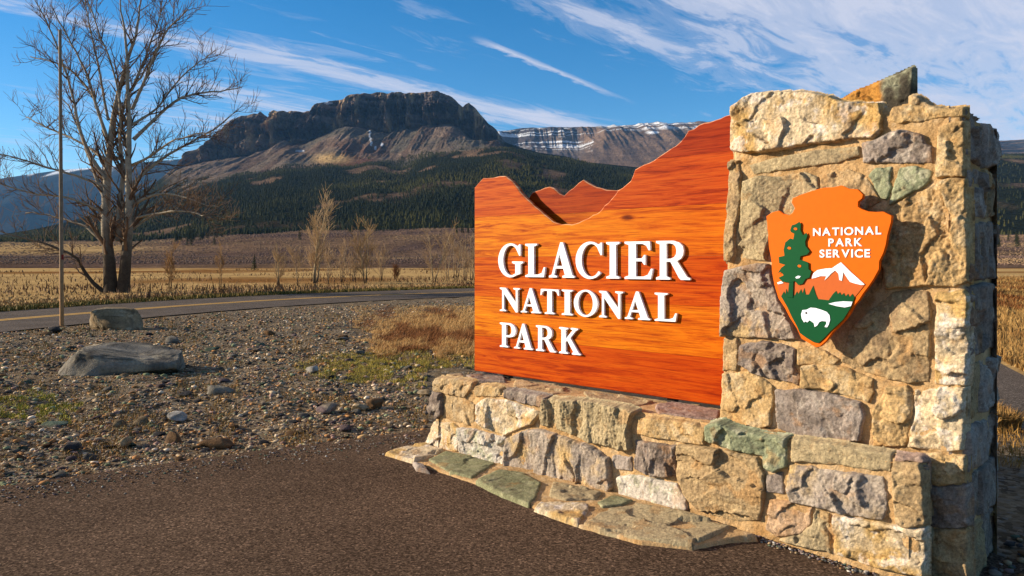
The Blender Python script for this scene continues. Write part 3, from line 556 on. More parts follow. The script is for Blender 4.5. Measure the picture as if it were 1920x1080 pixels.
def arc(cx, cy, rx, ry, a0, a1, n=22): return [(cx + rx * math.cos(R(a0 + (a1 - a0) * i / n)), cy + ry * math.sin(R(a0 + (a1 - a0) * i / n))) for i in range(n + 1)]
FOOT = [(0, 1), (0, .95), (.11, .91), (.11, .09), (0, .05)]
GL = {
 'I': [[(0,0),(.42,0),(.42,.05),(.31,.09),(.31,.91),(.42,.95),(.42,1)] + FOOT],
 'L': [[(0,0),(.66,0),(.70,.3),(.65,.3),(.58,.13),(.45,.08),(.31,.08),(.31,.91),(.42,.95),(.42,1)] + FOOT],
 'A': [[(0,0),(.3,0),(.3,.05),(.2,.08),(.255,.26),(.53,.26),(.59,.08),(.5,.05),(.5,0),(.94,0),(.94,.05),(.86,.08),(.52,1.02),(.42,1.02),(.1,.08),(0,.05)], [(.285,.34),(.50,.34),(.39,.68)]],
 'C': [[(.84,.64),(.84,.99),(.79,.99),(.75,.94)] + arc(.46,.5,.46,.525,58,318) + arc(.50,.5,.30,.455,318,52) + [(.79,.64)]],
 'G': [[(.86,.64),(.86,.99),(.81,.99),(.77,.94)] + arc(.47,.5,.47,.525,56,300) + [(.86,.09),(.86,.38),(.95,.42),(.95,.47),(.54,.47),(.54,.42),(.66,.38),(.66,.09)] + arc(.50,.5,.30,.455,296,52) + [(.81,.64)]],
 'E': [[(0,0),(.70,0),(.75,.28),(.70,.28),(.62,.12),(.5,.07),(.31,.07),(.31,.47),(.46,.47),(.52,.38),(.56,.38),(.56,.64),(.52,.64),(.46,.55),(.31,.55),(.31,.93),(.48,.93),(.58,.88),(.64,.76),(.69,.76),(.67,1)] + FOOT],
 'R': [[(0,0),(.42,0),(.42,.05),(.31,.09),(.31,.46),(.42,.46),(.66,.06),(.72,0),(.99,0),(.99,.05),(.90,.08),(.62,.48),(.73,.54),(.79,.63),(.805,.74),(.78,.86),(.68,.95),(.5,1)] + FOOT, [(.31,.54),(.43,.54),(.53,.58),(.585,.66),(.595,.75),(.57,.85),(.5,.91),(.42,.93),(.31,.93)]],
 'P': [[(0,0),(.42,0),(.42,.05),(.31,.09),(.31,.42),(.5,.42),(.66,.46),(.76,.56),(.79,.70),(.76,.85),(.66,.95),(.5,1)] + FOOT, [(.31,.5),(.44,.5),(.53,.55),(.575,.63),(.58,.72),(.56,.84),(.5,.91),(.42,.93),(.31,.93)]],
 'K': [[(0,0),(.42,0),(.42,.05),(.31,.09),(.31,.44),(.38,.51),(.66,.1),(.6,.05),(.6,0),(1,0),(1,.05),(.91,.08),(.53,.62),(.78,.90),(.88,.95),(.88,1),(.54,1),(.54,.95),(.63,.92),(.31,.57),(.31,.91),(.42,.95),(.42,1)] + FOOT],
 'N': [[(0,0),(.3,0),(.3,.05),(.2,.09),(.2,.74),(.74,-.02),(.83,-.02),(.83,.91),(.93,.95),(.93,1),(.63,1),(.63,.95),(.74,.91),(.74,.34),(.28,1),(0,1),(0,.95),(.11,.9),(.11,.09),(0,.05)]],
 'T': [[(.19,0),(.61,0),(.61,.05),(.50,.09),(.50,.93),(.62,.93),(.7,.88),(.75,.75),(.8,.75),(.78,1),(.02,1),(0,.75),(.05,.75),(.1,.88),(.18,.93),(.30,.93),(.30,.09),(.19,.05)]],
 'O': [arc(.47,.5,.47,.525,0,357,40), arc(.47,.5,.285,.455,0,357,40)],
}
def curve_mesh(name, loops, h, bevel):
    cu = bpy.data.curves.new(name, 'CURVE'); cu.dimensions = '2D'; cu.fill_mode = 'BOTH'; cu.extrude = h / 2; cu.bevel_depth = bevel; cu.bevel_resolution = 1; cu.offset = -bevel
    for lp in loops:
        s = cu.splines.new('POLY'); s.points.add(len(lp) - 1); s.use_cyclic_u = True
        for p, (x, y) in zip(s.points, lp): p.co = (x, y, 0, 1)
    o = bpy.data.objects.new(name, cu); COL.objects.link(o); dg = bpy.context.evaluated_depsgraph_get(); dg.update()
    me = bpy.data.meshes.new_from_object(o.evaluated_get(dg)); bpy.data.objects.remove(o); bpy.data.curves.remove(cu); me.name = name; return me
def frame_mat(s, z, p, h=0.0):
    c = plane_pos(np.array(s), np.array(z), np.array(p), np.array(h)); m = Matrix.Identity(4)
    for r_ in range(3): m[r_][0], m[r_][1], m[r_][2], m[r_][3] = U[r_], ZV[r_], N[r_], c[r_]
    return m
WHITE = np.array([.80, .80, .82])
def word(text, ext, z0, z1):
    for ch, (xa, xb) in zip(text, ext):
        sa = to_plane(xa, 500, P_SIGN)[0]; sb = to_plane(xb, 500, P_SIGN)[0]; w = max(q[0] for lp in GL[ch] for q in lp); hgt = z1 - z0
        lp = [[(x * (sb - sa) / w, y * hgt) for x, y in l] for l in GL[ch]]
        me = curve_mesh('letter', lp, .020, .0015); me.transform(frame_mat(sa, z0, P_SIGN, .013)); set_col(me, WHITE); link('letter', me, M_PAINT, SIGN)
def cx3(l): return [(870 + a / 3, 870 + b / 3) for a, b in l]
def zz(x, y): return to_plane(x, y, P_SIGN)[1]
word('GLACIER', cx3([(203,342),(355,467),(488,632),(638,787),(810,885),(913,1072),(1090,1283)]), zz(1000, 519.5), zz(1000, 457))
word('NATIONAL', cx3([(212,325),(330,442),(440,545),(560,622),(628,762),(770,905),(914,1057),(1082,1207)]), zz(1000, 586.5), zz(1000, 541))
word('PARK', cx3([(212,302),(292,397),(415,527),(545,667)]), zz(1000, 656), zz(1000, 609))

# ------------------------------------------------------------------ arrowhead emblem on the pillar
P_EMB = P_PILLAR - .145
em_px = Z6([(55,215),(90,190),(130,180),(160,200),(195,208),(215,195),(230,165),(222,150),(210,130),(215,105),(260,85),(330,60),(400,40),(470,35),(515,25),(560,45),(615,48),(650,80),(645,105),(620,125),(618,155),(640,170),(680,185),(730,188),(770,185),(825,210),(822,250),(800,330),(790,390),(775,440),(750,490),(748,540),(715,600),(688,640),(650,690),(625,730),(590,770),(568,812),(540,850),(500,890),(460,930),(425,980),(385,1015),(360,1020),(320,995),(270,965),(240,900),(200,840),(170,780),(130,720),(105,640),(90,560),(85,480),(70,400),(65,320)])
em_loc = tuple(plane_pos(*[np.array(v) for v in plane_poly(Z6([(400, 520)]), P_EMB)[0]], P_EMB))
EMB = thing('arrowhead_emblem', em_loc, 'orange arrowhead shaped emblem with green tree, snowy peak and white bison on the pillar', 'emblem')
def flat(name, px, h0, h1, col, bevel=.001):
    q = plane_poly(Z6(px) if px is not em_px else px, P_EMB); c = q.mean(0)
    me = curve_mesh(name, [[(a - c[0], b - c[1]) for a, b in q]], h1 - h0 - 2 * bevel, bevel); me.transform(frame_mat(c[0], c[1], P_EMB, (h0 + h1) / 2)); set_col(me, srgb(*col)); return link(name, me, M_PAINT, EMB)
flat('board', em_px, -.034, 0.0, (226, 98, 4), .003)
flat('mountain', [(120,633),(200,620),(340,598),(420,560),(515,503),(660,636),(640,662),(605,705),(560,760),(200,760),(145,710),(130,665)], .0005, .003, (190, 92, 40))
flat('snow', [(335,597),(345,565),(370,545),(420,535),(460,533),(490,512),(515,497),(540,520),(580,560),(620,595),(663,634),(640,637),(600,627),(570,617),(545,582),(530,557),(522,612),(505,605),(500,567),(480,547),(455,567),(432,592),(415,607),(425,582),(390,582),(360,592)], .0035, .006, (236, 236, 242))
flat('meadow', [(148,706),(165,676),(174,694),(180,660),(192,700),(222,690),(228,706),(245,676),(252,692),(270,662),(278,690),(290,655),(298,694),(318,694),(345,640),(360,690),(374,722),(440,729),(465,692),(485,672),(495,692),(508,680),(518,698),(533,685),(543,706),(558,690),(568,710),(585,690),(600,712),(588,745),(573,780),(553,812),(530,848),(490,885),(450,922),(410,965),(378,993),(350,988),(300,958),(262,930),(245,890),(215,835),(185,770)], .0035, .006, (4, 72, 36))
flat('lake', [(440,751),(480,741),(530,736),(588,738),(578,766),(540,774),(490,766)], .0065, .009, (232, 234, 240))
flat('snow_patch', [(122,622),(148,612),(165,624),(130,632)], .0035, .0055, (236, 236, 242))
flat('bison', [(272,815),(280,790),(305,788),(330,775),(360,777),(400,789),(430,801),(447,821),(451,850),(442,880),(432,896),(416,893),(428,870),(424,859),(400,857),(385,863),(371,885),(355,894),(350,870),(325,852),(310,866),(300,859),(290,866),(276,842)], .0065, .009, (238, 238, 244))
flat('bison_eye', [(296,806),(306,800),(312,808),(303,815)], .0095, .011, (60, 50, 40), .0003)
flat('tree_trunk', [(188,712),(200,610),(226,610),(222,715)], .0068, .0092, (4, 72, 36))
flat('tree_crown', [(205,300),(215,270),(240,262),(262,248),(272,262),(270,300),(284,332),(305,313),(312,335),(298,370),(300,395),(326,430),(310,450),(270,460),(265,480),(292,488),(317,500),(319,540),(336,550),(325,590),(300,600),(282,630),(255,636),(235,612),(200,622),(160,617),(133,592),(165,576),(150,556),(130,562),(150,530),(175,512),(138,502),(134,465),(170,456),(165,420),(175,375),(205,350),(224,356),(230,322),(210,312)], .0075, .010, (6, 76, 38))
flat('tree_gap', [(238,588),(255,579),(272,582),(262,594),(244,597)], .0105, .012, (236, 236, 242), .0003)
for hx, hy in ((200, 410), (238, 292), (262, 520)):
    flat('tree_gap', [(hx - 12, hy), (hx - 3, hy - 9), (hx + 11, hy - 5), (hx + 12, hy + 6), (hx, hy + 9)], .0105, .012, (226, 98, 4), .0003)
def sans_word(text, xa, xb, yb, yt):
    q0 = plane_poly(Z6([(xa, yb)]), P_EMB)[0]; q1 = plane_poly(Z6([(xb, yb)]), P_EMB)[0]; zt_ = plane_poly(Z6([((xa + xb) / 2, yt)]), P_EMB)[0][1]; zb_ = plane_poly(Z6([((xa + xb) / 2, yb)]), P_EMB)[0][1]
    glyphs = []; x = 0
    for ch in text:
        cu = bpy.data.curves.new('letter', 'FONT'); cu.body = ch; cu.size = 1; cu.extrude = .02; cu.offset = .028
        o = bpy.data.objects.new('letter', cu); COL.objects.link(o); dg = bpy.context.evaluated_depsgraph_get(); dg.update()
        me = bpy.data.meshes.new_from_object(o.evaluated_get(dg)); bpy.data.objects.remove(o); bpy.data.curves.remove(cu)
        V = np.array([v.co for v in me.vertices]); lo, hi = V[:, 0].min(), V[:, 0].max(); glyphs.append((me, lo, x, V[:, 1].min(), V[:, 1].max())); x += hi - lo + .13
    tot = x - .13; sx = (q1[0] - q0[0]) / tot; caps = max(g[4] for g in glyphs) - min(g[3] for g in glyphs); sy = (zt_ - zb_) / caps; y0 = min(g[3] for g in glyphs)
    for me, lo, off, a, b in glyphs:
        me.name = 'letter'; me.transform(Matrix.Translation((-lo + off, -y0, 0))); me.transform(Matrix.Diagonal((sx, sy, .06, 1))); me.transform(frame_mat(q0[0], zb_, P_EMB, .0022)); set_col(me, np.array([.78, .78, .80])); link('letter', me, M_PAINT, EMB)
sans_word('NATIONAL', 343, 762, 331, 281); sans_word('PARK', 437, 645, 399, 349); sans_word('SERVICE', 383, 693, 468, 417)
for sx, sy in ((300, 250), (600, 250), (390, 800)):
    q = plane_poly(Z6([(sx, sy)]), P_EMB)[0]; bm = bmesh.new(); extrude_poly(bm, [(q[0] - .02, q[1] - .02), (q[0] + .02, q[1] - .02), (q[0] + .02, q[1] + .02), (q[0] - .02, q[1] + .02)], pl_at(P_EMB), -.18, -.0345)
    me = bpy.data.meshes.new('standoff'); bm.to_mesh(me); bm.free(); set_col(me, srgb(60, 56, 52)); link('standoff', me, M_POLE, EMB)

# ------------------------------------------------------------------ ground, lot, road, field
def gz(x, y):                                            # the lot dips a little towards the right end of the wall
    return -.07 * sstep(0.9, 2.2, np.asarray(x, float)) * (1 - sstep(6, 9, np.asarray(y, float)))
def axis(vals): return np.unique(np.concatenate(vals))
xs = axis([np.linspace(-9000, -200, 12), np.linspace(-200, -20, 25), np.linspace(-20, 14, 380), np.linspace(14, 200, 25), np.linspace(200, 9000, 12)])
ys = axis([np.linspace(-3000, -20, 8), np.linspace(-20, 2, 12), np.linspace(2, 36, 380), np.linspace(36, 200, 24), np.linspace(200, 10000, 14)])
X, Y = np.meshgrid(xs, ys); Zg = gz(X, Y)
near = ((np.abs(X) < 18) & (Y < 36) & (Y > 2))
lot_edge = np.interp(X, [-12, -3.64, -2.16, -.79, -.2, 0], [3.4, 5.31, 6.31, 7.11, 7.3, 7.3])
near_e = [(-13.5, 6), (-12.6, 12), (-11.55, 17), (-10.4, 21.5), (-8.75, 25.6), (-5.6, 30.5), (-1.6, 34.2), (6, 38), (20, 42), (60, 50)]
def verge(x, y): return sstep(.05, .7, x - np.interp(y, [p_[1] for p_ in near_e], [p_[0] for p_ in near_e]))
gm = near * sstep(.05, .6, Y - lot_edge) * (X < 1.5) * verge(X, Y)
Zg = Zg + gm * (.04 * fbm(np.stack([X * .9, Y * .9, X * 0], -1), 4, 4) + .05 * fbm(np.stack([X * 3.6, Y * 3.6, X * 0], -1), 3, 6) + .012) - .02 * (1 - verge(X, Y)) * near
idx = np.arange(X.size).reshape(X.shape); Q = np.stack([idx[:-1, :-1], idx[:-1, 1:], idx[1:, 1:], idx[1:, :-1]], -1).reshape(-1, 4)
tag(link('ground', mesh_np('ground', np.stack([X, Y, Zg - .012], -1).reshape(-1, 3), Q), M_GROUND), kind='structure')
def gheight(x, y): 
    e = np.interp(x, [-12, -3.64, -2.16, -.79, -.2, 0], [3.4, 5.31, 6.31, 7.11, 7.3, 7.3])
    m = (np.abs(x) < 18) * (y < 36) * (y > 2) * sstep(.05, .6, y - e) * (x < 1.5) * verge(x, y)
    return gz(x, y) + m * (.04 * fbm(np.stack([x * .9, y * .9, x * 0], -1), 4, 4) + .05 * fbm(np.stack([x * 3.6, y * 3.6, x * 0], -1), 3, 6) + .012) - .012
def strip(name, A, B, nsub, z, mat, kind='structure', jit=0.0):
    A = np.asarray(A, float); B = np.asarray(B, float); t = np.linspace(0, len(A) - 1, (len(A) - 1) * nsub + 1); i = np.arange(len(A))
    a = np.stack([np.interp(t, i, A[:, k]) for k in (0, 1)], -1); b = np.stack([np.interp(t, i, B[:, k]) for k in (0, 1)], -1)
    if jit: a += jit * fbm(np.stack([a[:, 0] * 5, a[:, 1] * 5, a[:, 0] * 0], -1), 3, 2)[:, None]; b += jit * fbm(np.stack([b[:, 0] * 5, b[:, 1] * 5, b[:, 0] * 0 + 4], -1), 3, 2)[:, None]
    m = 10; w = np.linspace(0, 1, m)[None, :, None]; P = a[:, None] * (1 - w) + b[:, None] * w; n = len(t)
    ii = np.arange(n * m).reshape(n, m); q = np.stack([ii[:-1, :-1], ii[1:, :-1], ii[1:, 1:], ii[:-1, 1:]], -1).reshape(-1, 4)
    P = P.reshape(-1, 2); V = np.column_stack([P, gz(P[:, 0], P[:, 1]) + z])
    v0, v1, v2 = V[q[0, 0]], V[q[0, 1]], V[q[0, 2]]
    if np.cross(v1 - v0, v2 - v0)[2] < 0: q = q[:, ::-1]
    o = link(name, mesh_np(name, V, q), mat)
    if kind: tag(o, kind=kind)
    return o
strip('parking_lot', [(-12, 3.4), (-6, 4.5), (-3.64, 5.31), (-2.16, 6.31), (-.79, 7.11), (.0, 7.2), (1.2, 6.2), (2.0, 5.2), (2.3, 4.6), (2.9, 4.1), (4.5, 3.9), (9, 3.8)], [(-12, -12), (-6, -12), (-4, -12), (-2, -12), (-1, -12), (0, -12), (1, -12), (1.6, -12), (2, -12), (3, -12), (5, -12), (9, -12)], 14, .0, M_LOT, jit=.05)
far_e = [(-19.5, 8), (-18.3, 16), (-16.2, 23.8), (-14.4, 29.8), (-11.6, 35.2), (-7.6, 40), (-2.2, 44.6), (5, 48.5), (19, 53), (58, 62)]
def smooth_line(P, n=60):
    P = np.asarray(P, float); t = np.r_[0, np.cumsum(np.hypot(*np.diff(P, axis=0).T))]; tt = np.linspace(0, t[-1], n); out = []
    for k in (0, 1):
        y = P[:, k]; m = np.gradient(y, t); j = np.clip(np.searchsorted(t, tt) - 1, 0, len(t) - 2); h = t[j + 1] - t[j]; u = (tt - t[j]) / h
        out.append((2 * u**3 - 3 * u**2 + 1) * y[j] + (u**3 - 2 * u**2 + u) * h * m[j] + (-2 * u**3 + 3 * u**2) * y[j + 1] + (u**3 - u**2) * h * m[j + 1])
    return np.stack(out, -1)
NE = smooth_line(near_e); FE = smooth_line(far_e); MID = NE * .5 + FE * .5
strip('road', NE, FE, 2, -.002, M_ROAD)
nrm = np.gradient(MID, axis=0); nrm = np.stack([-nrm[:, 1], nrm[:, 0]], -1); nrm /= np.linalg.norm(nrm, axis=1)[:, None]
for o_ in (-.16, .16): strip('centre_line', MID + nrm * (o_ - .085), MID + nrm * (o_ + .085), 2, .003, M_LINE)
strip('path', [(3.9, 3.2), (4.9, 7.0), (5.3, 8.5), (7.0, 15), (9.5, 24)], [(5.4, 4.2), (6.25, 8.2), (7.2, 10.5), (9.0, 15.2), (12, 24)], 6, -.002, M_ROAD, jit=.04)
# dry field beyond the road, out to the foot of the hills
FE2 = FE + nrm * .15; vs = []
fx = np.linspace(0, 1, 90); far_pts = np.stack([np.interp(fx, [0, .15, .3, .5, .8, 1], [-400, -300, -150, 0, 200, 500]), np.full(90, 420.)], -1)
FEi = np.stack([np.interp(fx * 59, np.arange(60), FE2[:, k]) for k in (0, 1)], -1)
w = (np.linspace(0, 1, 60) ** 2.2)[None, :, None]; P = FEi[:, None] * (1 - w) + far_pts[:, None] * w; ii = np.arange(90 * 60).reshape(90, 60)
q = np.stack([ii[:-1, :-1], ii[1:, :-1], ii[1:, 1:], ii[:-1, 1:]], -1).reshape(-1, 4)[:, ::-1]; P = P.reshape(-1, 2)
n1 = fbm(np.stack([P[:, 0] * .08, P[:, 1] * .05, P[:, 0] * 0], -1), 4, 12)
STRAW = srgb(208, 168, 110) * .64; fcol = mixc(STRAW, srgb(150, 104, 60) * .62, sstep(.0, .5, n1))
o = link('dry_field', mesh_np('dry_field', np.column_stack([P, .006 + .12 * sstep(.0, 4, P[:, 1] * 0 + np.repeat(np.linspace(0, 60, 60)[None], 90, 0).ravel() / 6) + .08 * n1 * 0]), q, None, fcol), M_FIELD); tag(o, kind='structure')
me = o.data; 
if me.polygons[0].normal.z < 0: me.flip_normals()
# yellow field on the right behind the pillar
P = []; 
gx = np.linspace(6, 300, 60); gy = np.r_[np.linspace(9, 40, 40), np.linspace(44, 420, 30)]
X, Y = np.meshgrid(gx, gy); keep = (X > 9.2 + (Y - 12) * .45) & (Y > 3)
ii = np.arange(X.size).reshape(X.shape); q = np.stack([ii[:-1, :-1], ii[:-1, 1:], ii[1:, 1:], ii[1:, :-1]], -1)
n1 = fbm(np.stack([X * .12, Y * .1, X * 0], -1), 4, 22)
tag(link('dry_grass_meadow', mesh_np('dry_grass_meadow', np.stack([X, Y, X * 0 - .004], -1).reshape(-1, 3), q.reshape(-1, 4), None, mixc(STRAW, srgb(140, 92, 48) * .62, sstep(-.1, .4, n1)).reshape(-1, 3)), M_FIELD), kind='structure')

# ------------------------------------------------------------------ hills and mountains
def interp(pts, x): a = np.array(pts, float); return np.interp(x, a[:, 0], a[:, 1])
def terrain(name, xcol, rows, colf, mat, jag=None, sub=None):
    """rows: list of (distance, image height line); the slope between them is one continuous mesh with real depth"""
    tn = sub; t = np.concatenate([np.linspace(i, i + 1, tn[i], endpoint=False) for i in range(len(rows) - 1)] + [[len(rows) - 1]])
    Ys = np.array([r[0](xcol) if callable(r[0]) else np.full_like(xcol, r[0]) for r in rows]); yi = np.array([r[1](xcol) if callable(r[1]) else np.full_like(xcol, r[1]) for r in rows])
    Zs = EYE - (yi - HY) / F * Ys
    i = np.clip(t.astype(int), 0, len(rows) - 2); f = (t - i)[:, None]
    Yg = Ys[i] * (1 - f) + Ys[i + 1] * f; Zg = Zs[i] * (1 - f) + Zs[i + 1] * f; Xg = (xcol[None] - CX) / F * Yg; T = np.repeat(t[:, None], len(xcol), 1); XC = np.repeat(xcol[None], len(t), 0)
    if jag is not None: Xg, Yg, Zg = jag(Xg, Yg, Zg, T, XC)
    c = colf(Xg, Yg, Zg, T, XC)
    ii = np.arange(Xg.size).reshape(Xg.shape); q = np.stack([ii[:-1, :-1], ii[:-1, 1:], ii[1:, 1:], ii[1:, :-1]], -1).reshape(-1, 4)
    o = link(name, mesh_np(name, np.stack([Xg, Yg, Zg], -1).reshape(-1, 3), q, None, c.reshape(-1, 3)), mat); tag(o, kind='structure'); return Xg, Yg, Zg, T, XC
K3 = lambda pts: [(330 + x * .328, 140 + y * .328) for x, y in pts]
YS = [(-900, 470), (-400, 452), (0, 440), (100, 424), (200, 394), (250, 368), (300, 336)] + K3([(0,520),(100,440),(250,340),(300,290),(340,262),(380,230),(440,222),(470,224),(485,213),(505,232),(540,247),(546,207),(600,206),(640,214),(660,206),(700,210),(765,210),(780,185),(810,160),(880,152),(960,140),(1000,115),(1080,108),(1150,103),(1300,102),(1420,98),(1500,94),(1560,115),(1600,150),(1640,188),(1660,168),(1675,155),(1700,180),(1760,250),(1830,320),(1870,382)]) + [(975, 276), (1010, 286), (1060, 293), (1100, 304), (1150, 309), (1190, 313), (1250, 322), (1400, 330), (1700, 304), (1860, 290), (1960, 286), (2300, 280), (2900, 300)]
YC = [(-900, 474), (0, 446), (200, 402), (300, 348)] + K3([(0,540),(100,525),(250,500),(400,480),(520,430),(620,390),(740,410),(860,340),(960,300),(1080,312),(1200,352),(1300,320),(1450,300),(1600,270),(1640,330),(1700,380),(1850,398)]) + [(945, 274), (975, 279), (1010, 289), (1100, 307), (1190, 316), (1250, 325), (1400, 333), (1700, 307), (1860, 293), (2900, 303)]
YF = [(-900, 478), (0, 450), (200, 412), (320, 362)] + K3([(150,612),(330,572),(530,550),(620,512),(700,540),(850,512),(1000,530),(1150,492),(1300,530),(1400,472),(1560,442),(1800,420)]) + [(945, 279), (975, 283), (1010, 293), (1100, 311), (1190, 320), (1250, 329), (1400, 337), (1700, 311), (1860, 297), (2900, 307)]
ys_ = lambda x: interp(YS, x); yc_ = lambda x: sum(interp(YC, x + d) for d in (-16, -8, 0, 8, 16)) / 5; yf_ = lambda x: sum(interp(YF, x + d) for d in (-20, -10, 0, 10, 20)) / 5
brush_l = lambda x: interp([(-900, 470), (0, 452), (300, 448), (450, 432), (700, 425), (890, 424), (1190, 420), (1700, 430), (1860, 432), (2900, 432)], x)
mid_l = lambda x: yf_(x) * .5 + brush_l(x) * .5
xc = np.concatenate([np.linspace(-900, 280, 130, endpoint=False), np.linspace(280, 1200, 900, endpoint=False), np.linspace(1200, 1820, 40, endpoint=False), np.linspace(1820, 2900, 160)])
rock_part = lambda x: sstep(300, 360, x) * (1 - sstep(938, 950, x))
def jag_main(X, Y, Z, T, XC):
    rp = rock_part(XC)
    cl = np.clip(T - 4, 0, 1) * (T < 5.001); k = np.sin(np.pi * np.clip((T - 4.0) / 1.0, 0, 1)) ** .6 * rp
    but = fbm(np.stack([X / 75, Z / 420, X * 0 + 3], -1), 4, 31, .55, True); but2 = fbm(np.stack([X / 26, Z / 120, X * 0], -1), 4, 33, .6, True); but3 = fbm(np.stack([X / 40, Z / 26, X * 0 + 2], -1), 3, 35)
    Y = Y - k * (120 * but + 75 * but2 + 34 * but3)
    ter = np.sin(Z / 17 + 2 * vnoise(np.stack([X / 200, Z / 80, X * 0], -1), 5)) * 10 * k
    Y = Y + ter
    sk = rp * sstep(3.0, 3.3, T) * (1 - sstep(3.9, 4.1, T))
    Z = Z + sk * 26 * fbm(np.stack([X / 110, Y / 700, X * 0], -1), 5, 41, .55, True)
    fk = sstep(0.3, 1.2, T) * (1 - sstep(2.9, 3.1, T)); amp = np.interp(T, [0, 1, 2, 3], [0, 5, 18, 26])
    Z = Z + fk * amp * fbm(np.stack([X / 260, Y / 420, X * 0 + 8], -1), 4, 43)
    Z = Z + rp * (T > 4.6) * (T < 5.3) * 9 * fbm(np.stack([X / 28, X * 0, X * 0], -1), 3, 47)
    return X, Y, Z
C_CLIFF1, C_CLIFF2, C_CLIFF3 = srgb(124, 108, 98) * .8, srgb(80, 72, 70) * .75, srgb(210, 172, 126) * .85
C_SCREE, C_SCREE2, C_RED = srgb(146, 124, 106) * .66, srgb(122, 112, 98) * .62, srgb(116, 82, 68) * .62
C_FOR, C_BRUSH, C_BRUSH2, C_TAN, C_SNOW = srgb(48, 50, 32) * .65, srgb(138, 110, 88) * .85, srgb(112, 90, 80) * .85, srgb(206, 168, 114) * .85, np.array([.8, .82, .86])
def col_main(X, Y, Z, T, XC):
    a = fbm(np.stack([X / 34, Z / 190, X * 0], -1), 5, 51, .6); b = fbm(np.stack([X / 300, Z / 22, X * 0], -1), 3, 52); g = fbm(np.stack([X / 150, Y / 150, X * 0], -1), 4, 53)
    cliff = mixc(C_CLIFF1, C_CLIFF2, sstep(-.2, .25, b)); cliff = mixc(cliff, C_CLIFF3, sstep(.12, .45, a) * .7)
    scree = mixc(C_SCREE, C_SCREE2, sstep(-.2, .3, g)); scree = mixc(scree, srgb(104, 84, 72) * .7, sstep(.05, .4, fbm(np.stack([X / 45, Y / 500, X * 0 + 7], -1), 4, 68)) * .8); scree = mixc(scree, C_RED, sstep(.0, .35, fbm(np.stack([X / 200, Z / 60, X * 0 + 2], -1), 3, 54)) * sstep(3.75, 3.1, T) * sstep(520, 640, XC))
    yimg = HY - (Z - EYE) / Y * F
    tanp = np.exp(-(((XC - 622) / 30) ** 2 + ((yimg - 298) / 8) ** 2)); scree = mixc(scree, C_TAN, np.clip(tanp * 1.4, 0, 1))
    brush = mixc(C_BRUSH, C_BRUSH2, sstep(-.15, .25, fbm(np.stack([X / 60, Y / 90, X * 0], -1), 4, 55)))
    tan = np.clip(np.exp(-(((XC - 60) / 170) ** 2 + ((yimg - 466) / 9) ** 2)) * 2.2, 0, 1) + sstep(1500, 1800, XC) * .8 * sstep(-.2, .3, g)
    brush = mixc(brush, C_TAN, np.clip(tan, 0, 1) * sstep(.5, .9, T))
    clear = sstep(.30, .5, fbm(np.stack([X / 120, Y / 220, X * 0 + 5], -1), 3, 56)); forest = mixc(np.broadcast_to(C_FOR, X.shape + (3,)), C_BRUSH, clear * .7)
    rp = rock_part(XC)
    cliff = mixc(cliff, mixc(C_SCREE, C_CLIFF3, sstep(-.2, .3, a)), (1 - sstep(430, 600, XC)) * sstep(-.15, .3, fbm(np.stack([X / 90, Z / 50, X * 0 + 4], -1), 4, 67)) * .75)
    c = mixc(brush, forest, sstep(1.85, 2.05, T + .25 * g)); c = mixc(c, scree, sstep(2.92, 3.02, T + .10 * g) * rp); c = mixc(c, cliff, sstep(3.92, 4.03, T + .12 * a) * rp)
    # the snow gully and the last drifts
    gw = fbm(np.stack([Z / 14, Z * 0, Z * 0], -1), 3, 59); gul = (np.abs(XC - 694 + (yimg - 258) * -.12 - 3 * gw) < 1.6 + 1.4 * gw) * (yimg > 244) * (yimg < 273) + (np.hypot((XC - 704) / 2.2, (yimg - 278) / 4) < 1) + (np.hypot((XC - 562) / 9, (yimg - 283) / 2.2) < 1) + (np.hypot((XC - 617) / 7, (yimg - 193) / 2.5) < 1) + (np.hypot((XC - 716) / 3, (yimg - 271) / 3.5) < 1)
    c[gul > 0] = C_SNOW * .6
    return c
MT = terrain('mountain', xc, [(140, 507), (520, 484), (1150, brush_l), (lambda x: 1150 + (2700 - 1150) * (sstep(-300, 350, x) * .9 + .1), yf_), (lambda x: np.interp(x, [-900, 0, 350, 950, 1200, 2900], [1400, 1900, 3500, 3400, 3100, 3000]), yc_), (lambda x: np.interp(x, [-900, 0, 350, 950, 1200, 2900], [1500, 2000, 3640, 3500, 3200, 3100]), ys_), (lambda x: np.interp(x, [-900, 0, 350, 950, 1200, 2900], [2600, 3000, 5600, 5600, 5000, 5000]), lambda x: ys_(x) * .45 + 490 * .55)],
              col_main, M_MOUNT, jag_main, [14, 24, 60, 60, 110, 10])
# snowy tableland behind
MS = [(500, 300), (900, 262), (933, 247), (980, 240), (1035, 238), (1118, 238), (1201, 233), (1322, 229), (1400, 228), (1600, 240), (1860, 263), (2000, 266), (2500, 285)]
ms_ = lambda x: interp(MS, x); mc_ = lambda x: ms_(x) + interp([(500, 20), (940, 32), (1010, 42), (1085, 40), (1130, 12), (1350, 14), (1860, 10), (2500, 10)], x)
def jag_mesa(X, Y, Z, T, XC):
    k = sstep(0.2, 1, T) * (T < 2.01); Y = Y - k * 160 * fbm(np.stack([X / 170, Z / 900, X * 0], -1), 4, 61, .55, True) * (T < 1.9); Z = Z + (1 - np.abs(np.clip(T, 0, 2) - 1)) * 28 * fbm(np.stack([X / 220, Y / 500, X * 0], -1), 4, 62, .55, True) + (np.abs(T - 2) < .3) * 6 * fbm(np.stack([X / 60, X * 0, X * 0], -1), 3, 63)
    return X, Y, Z
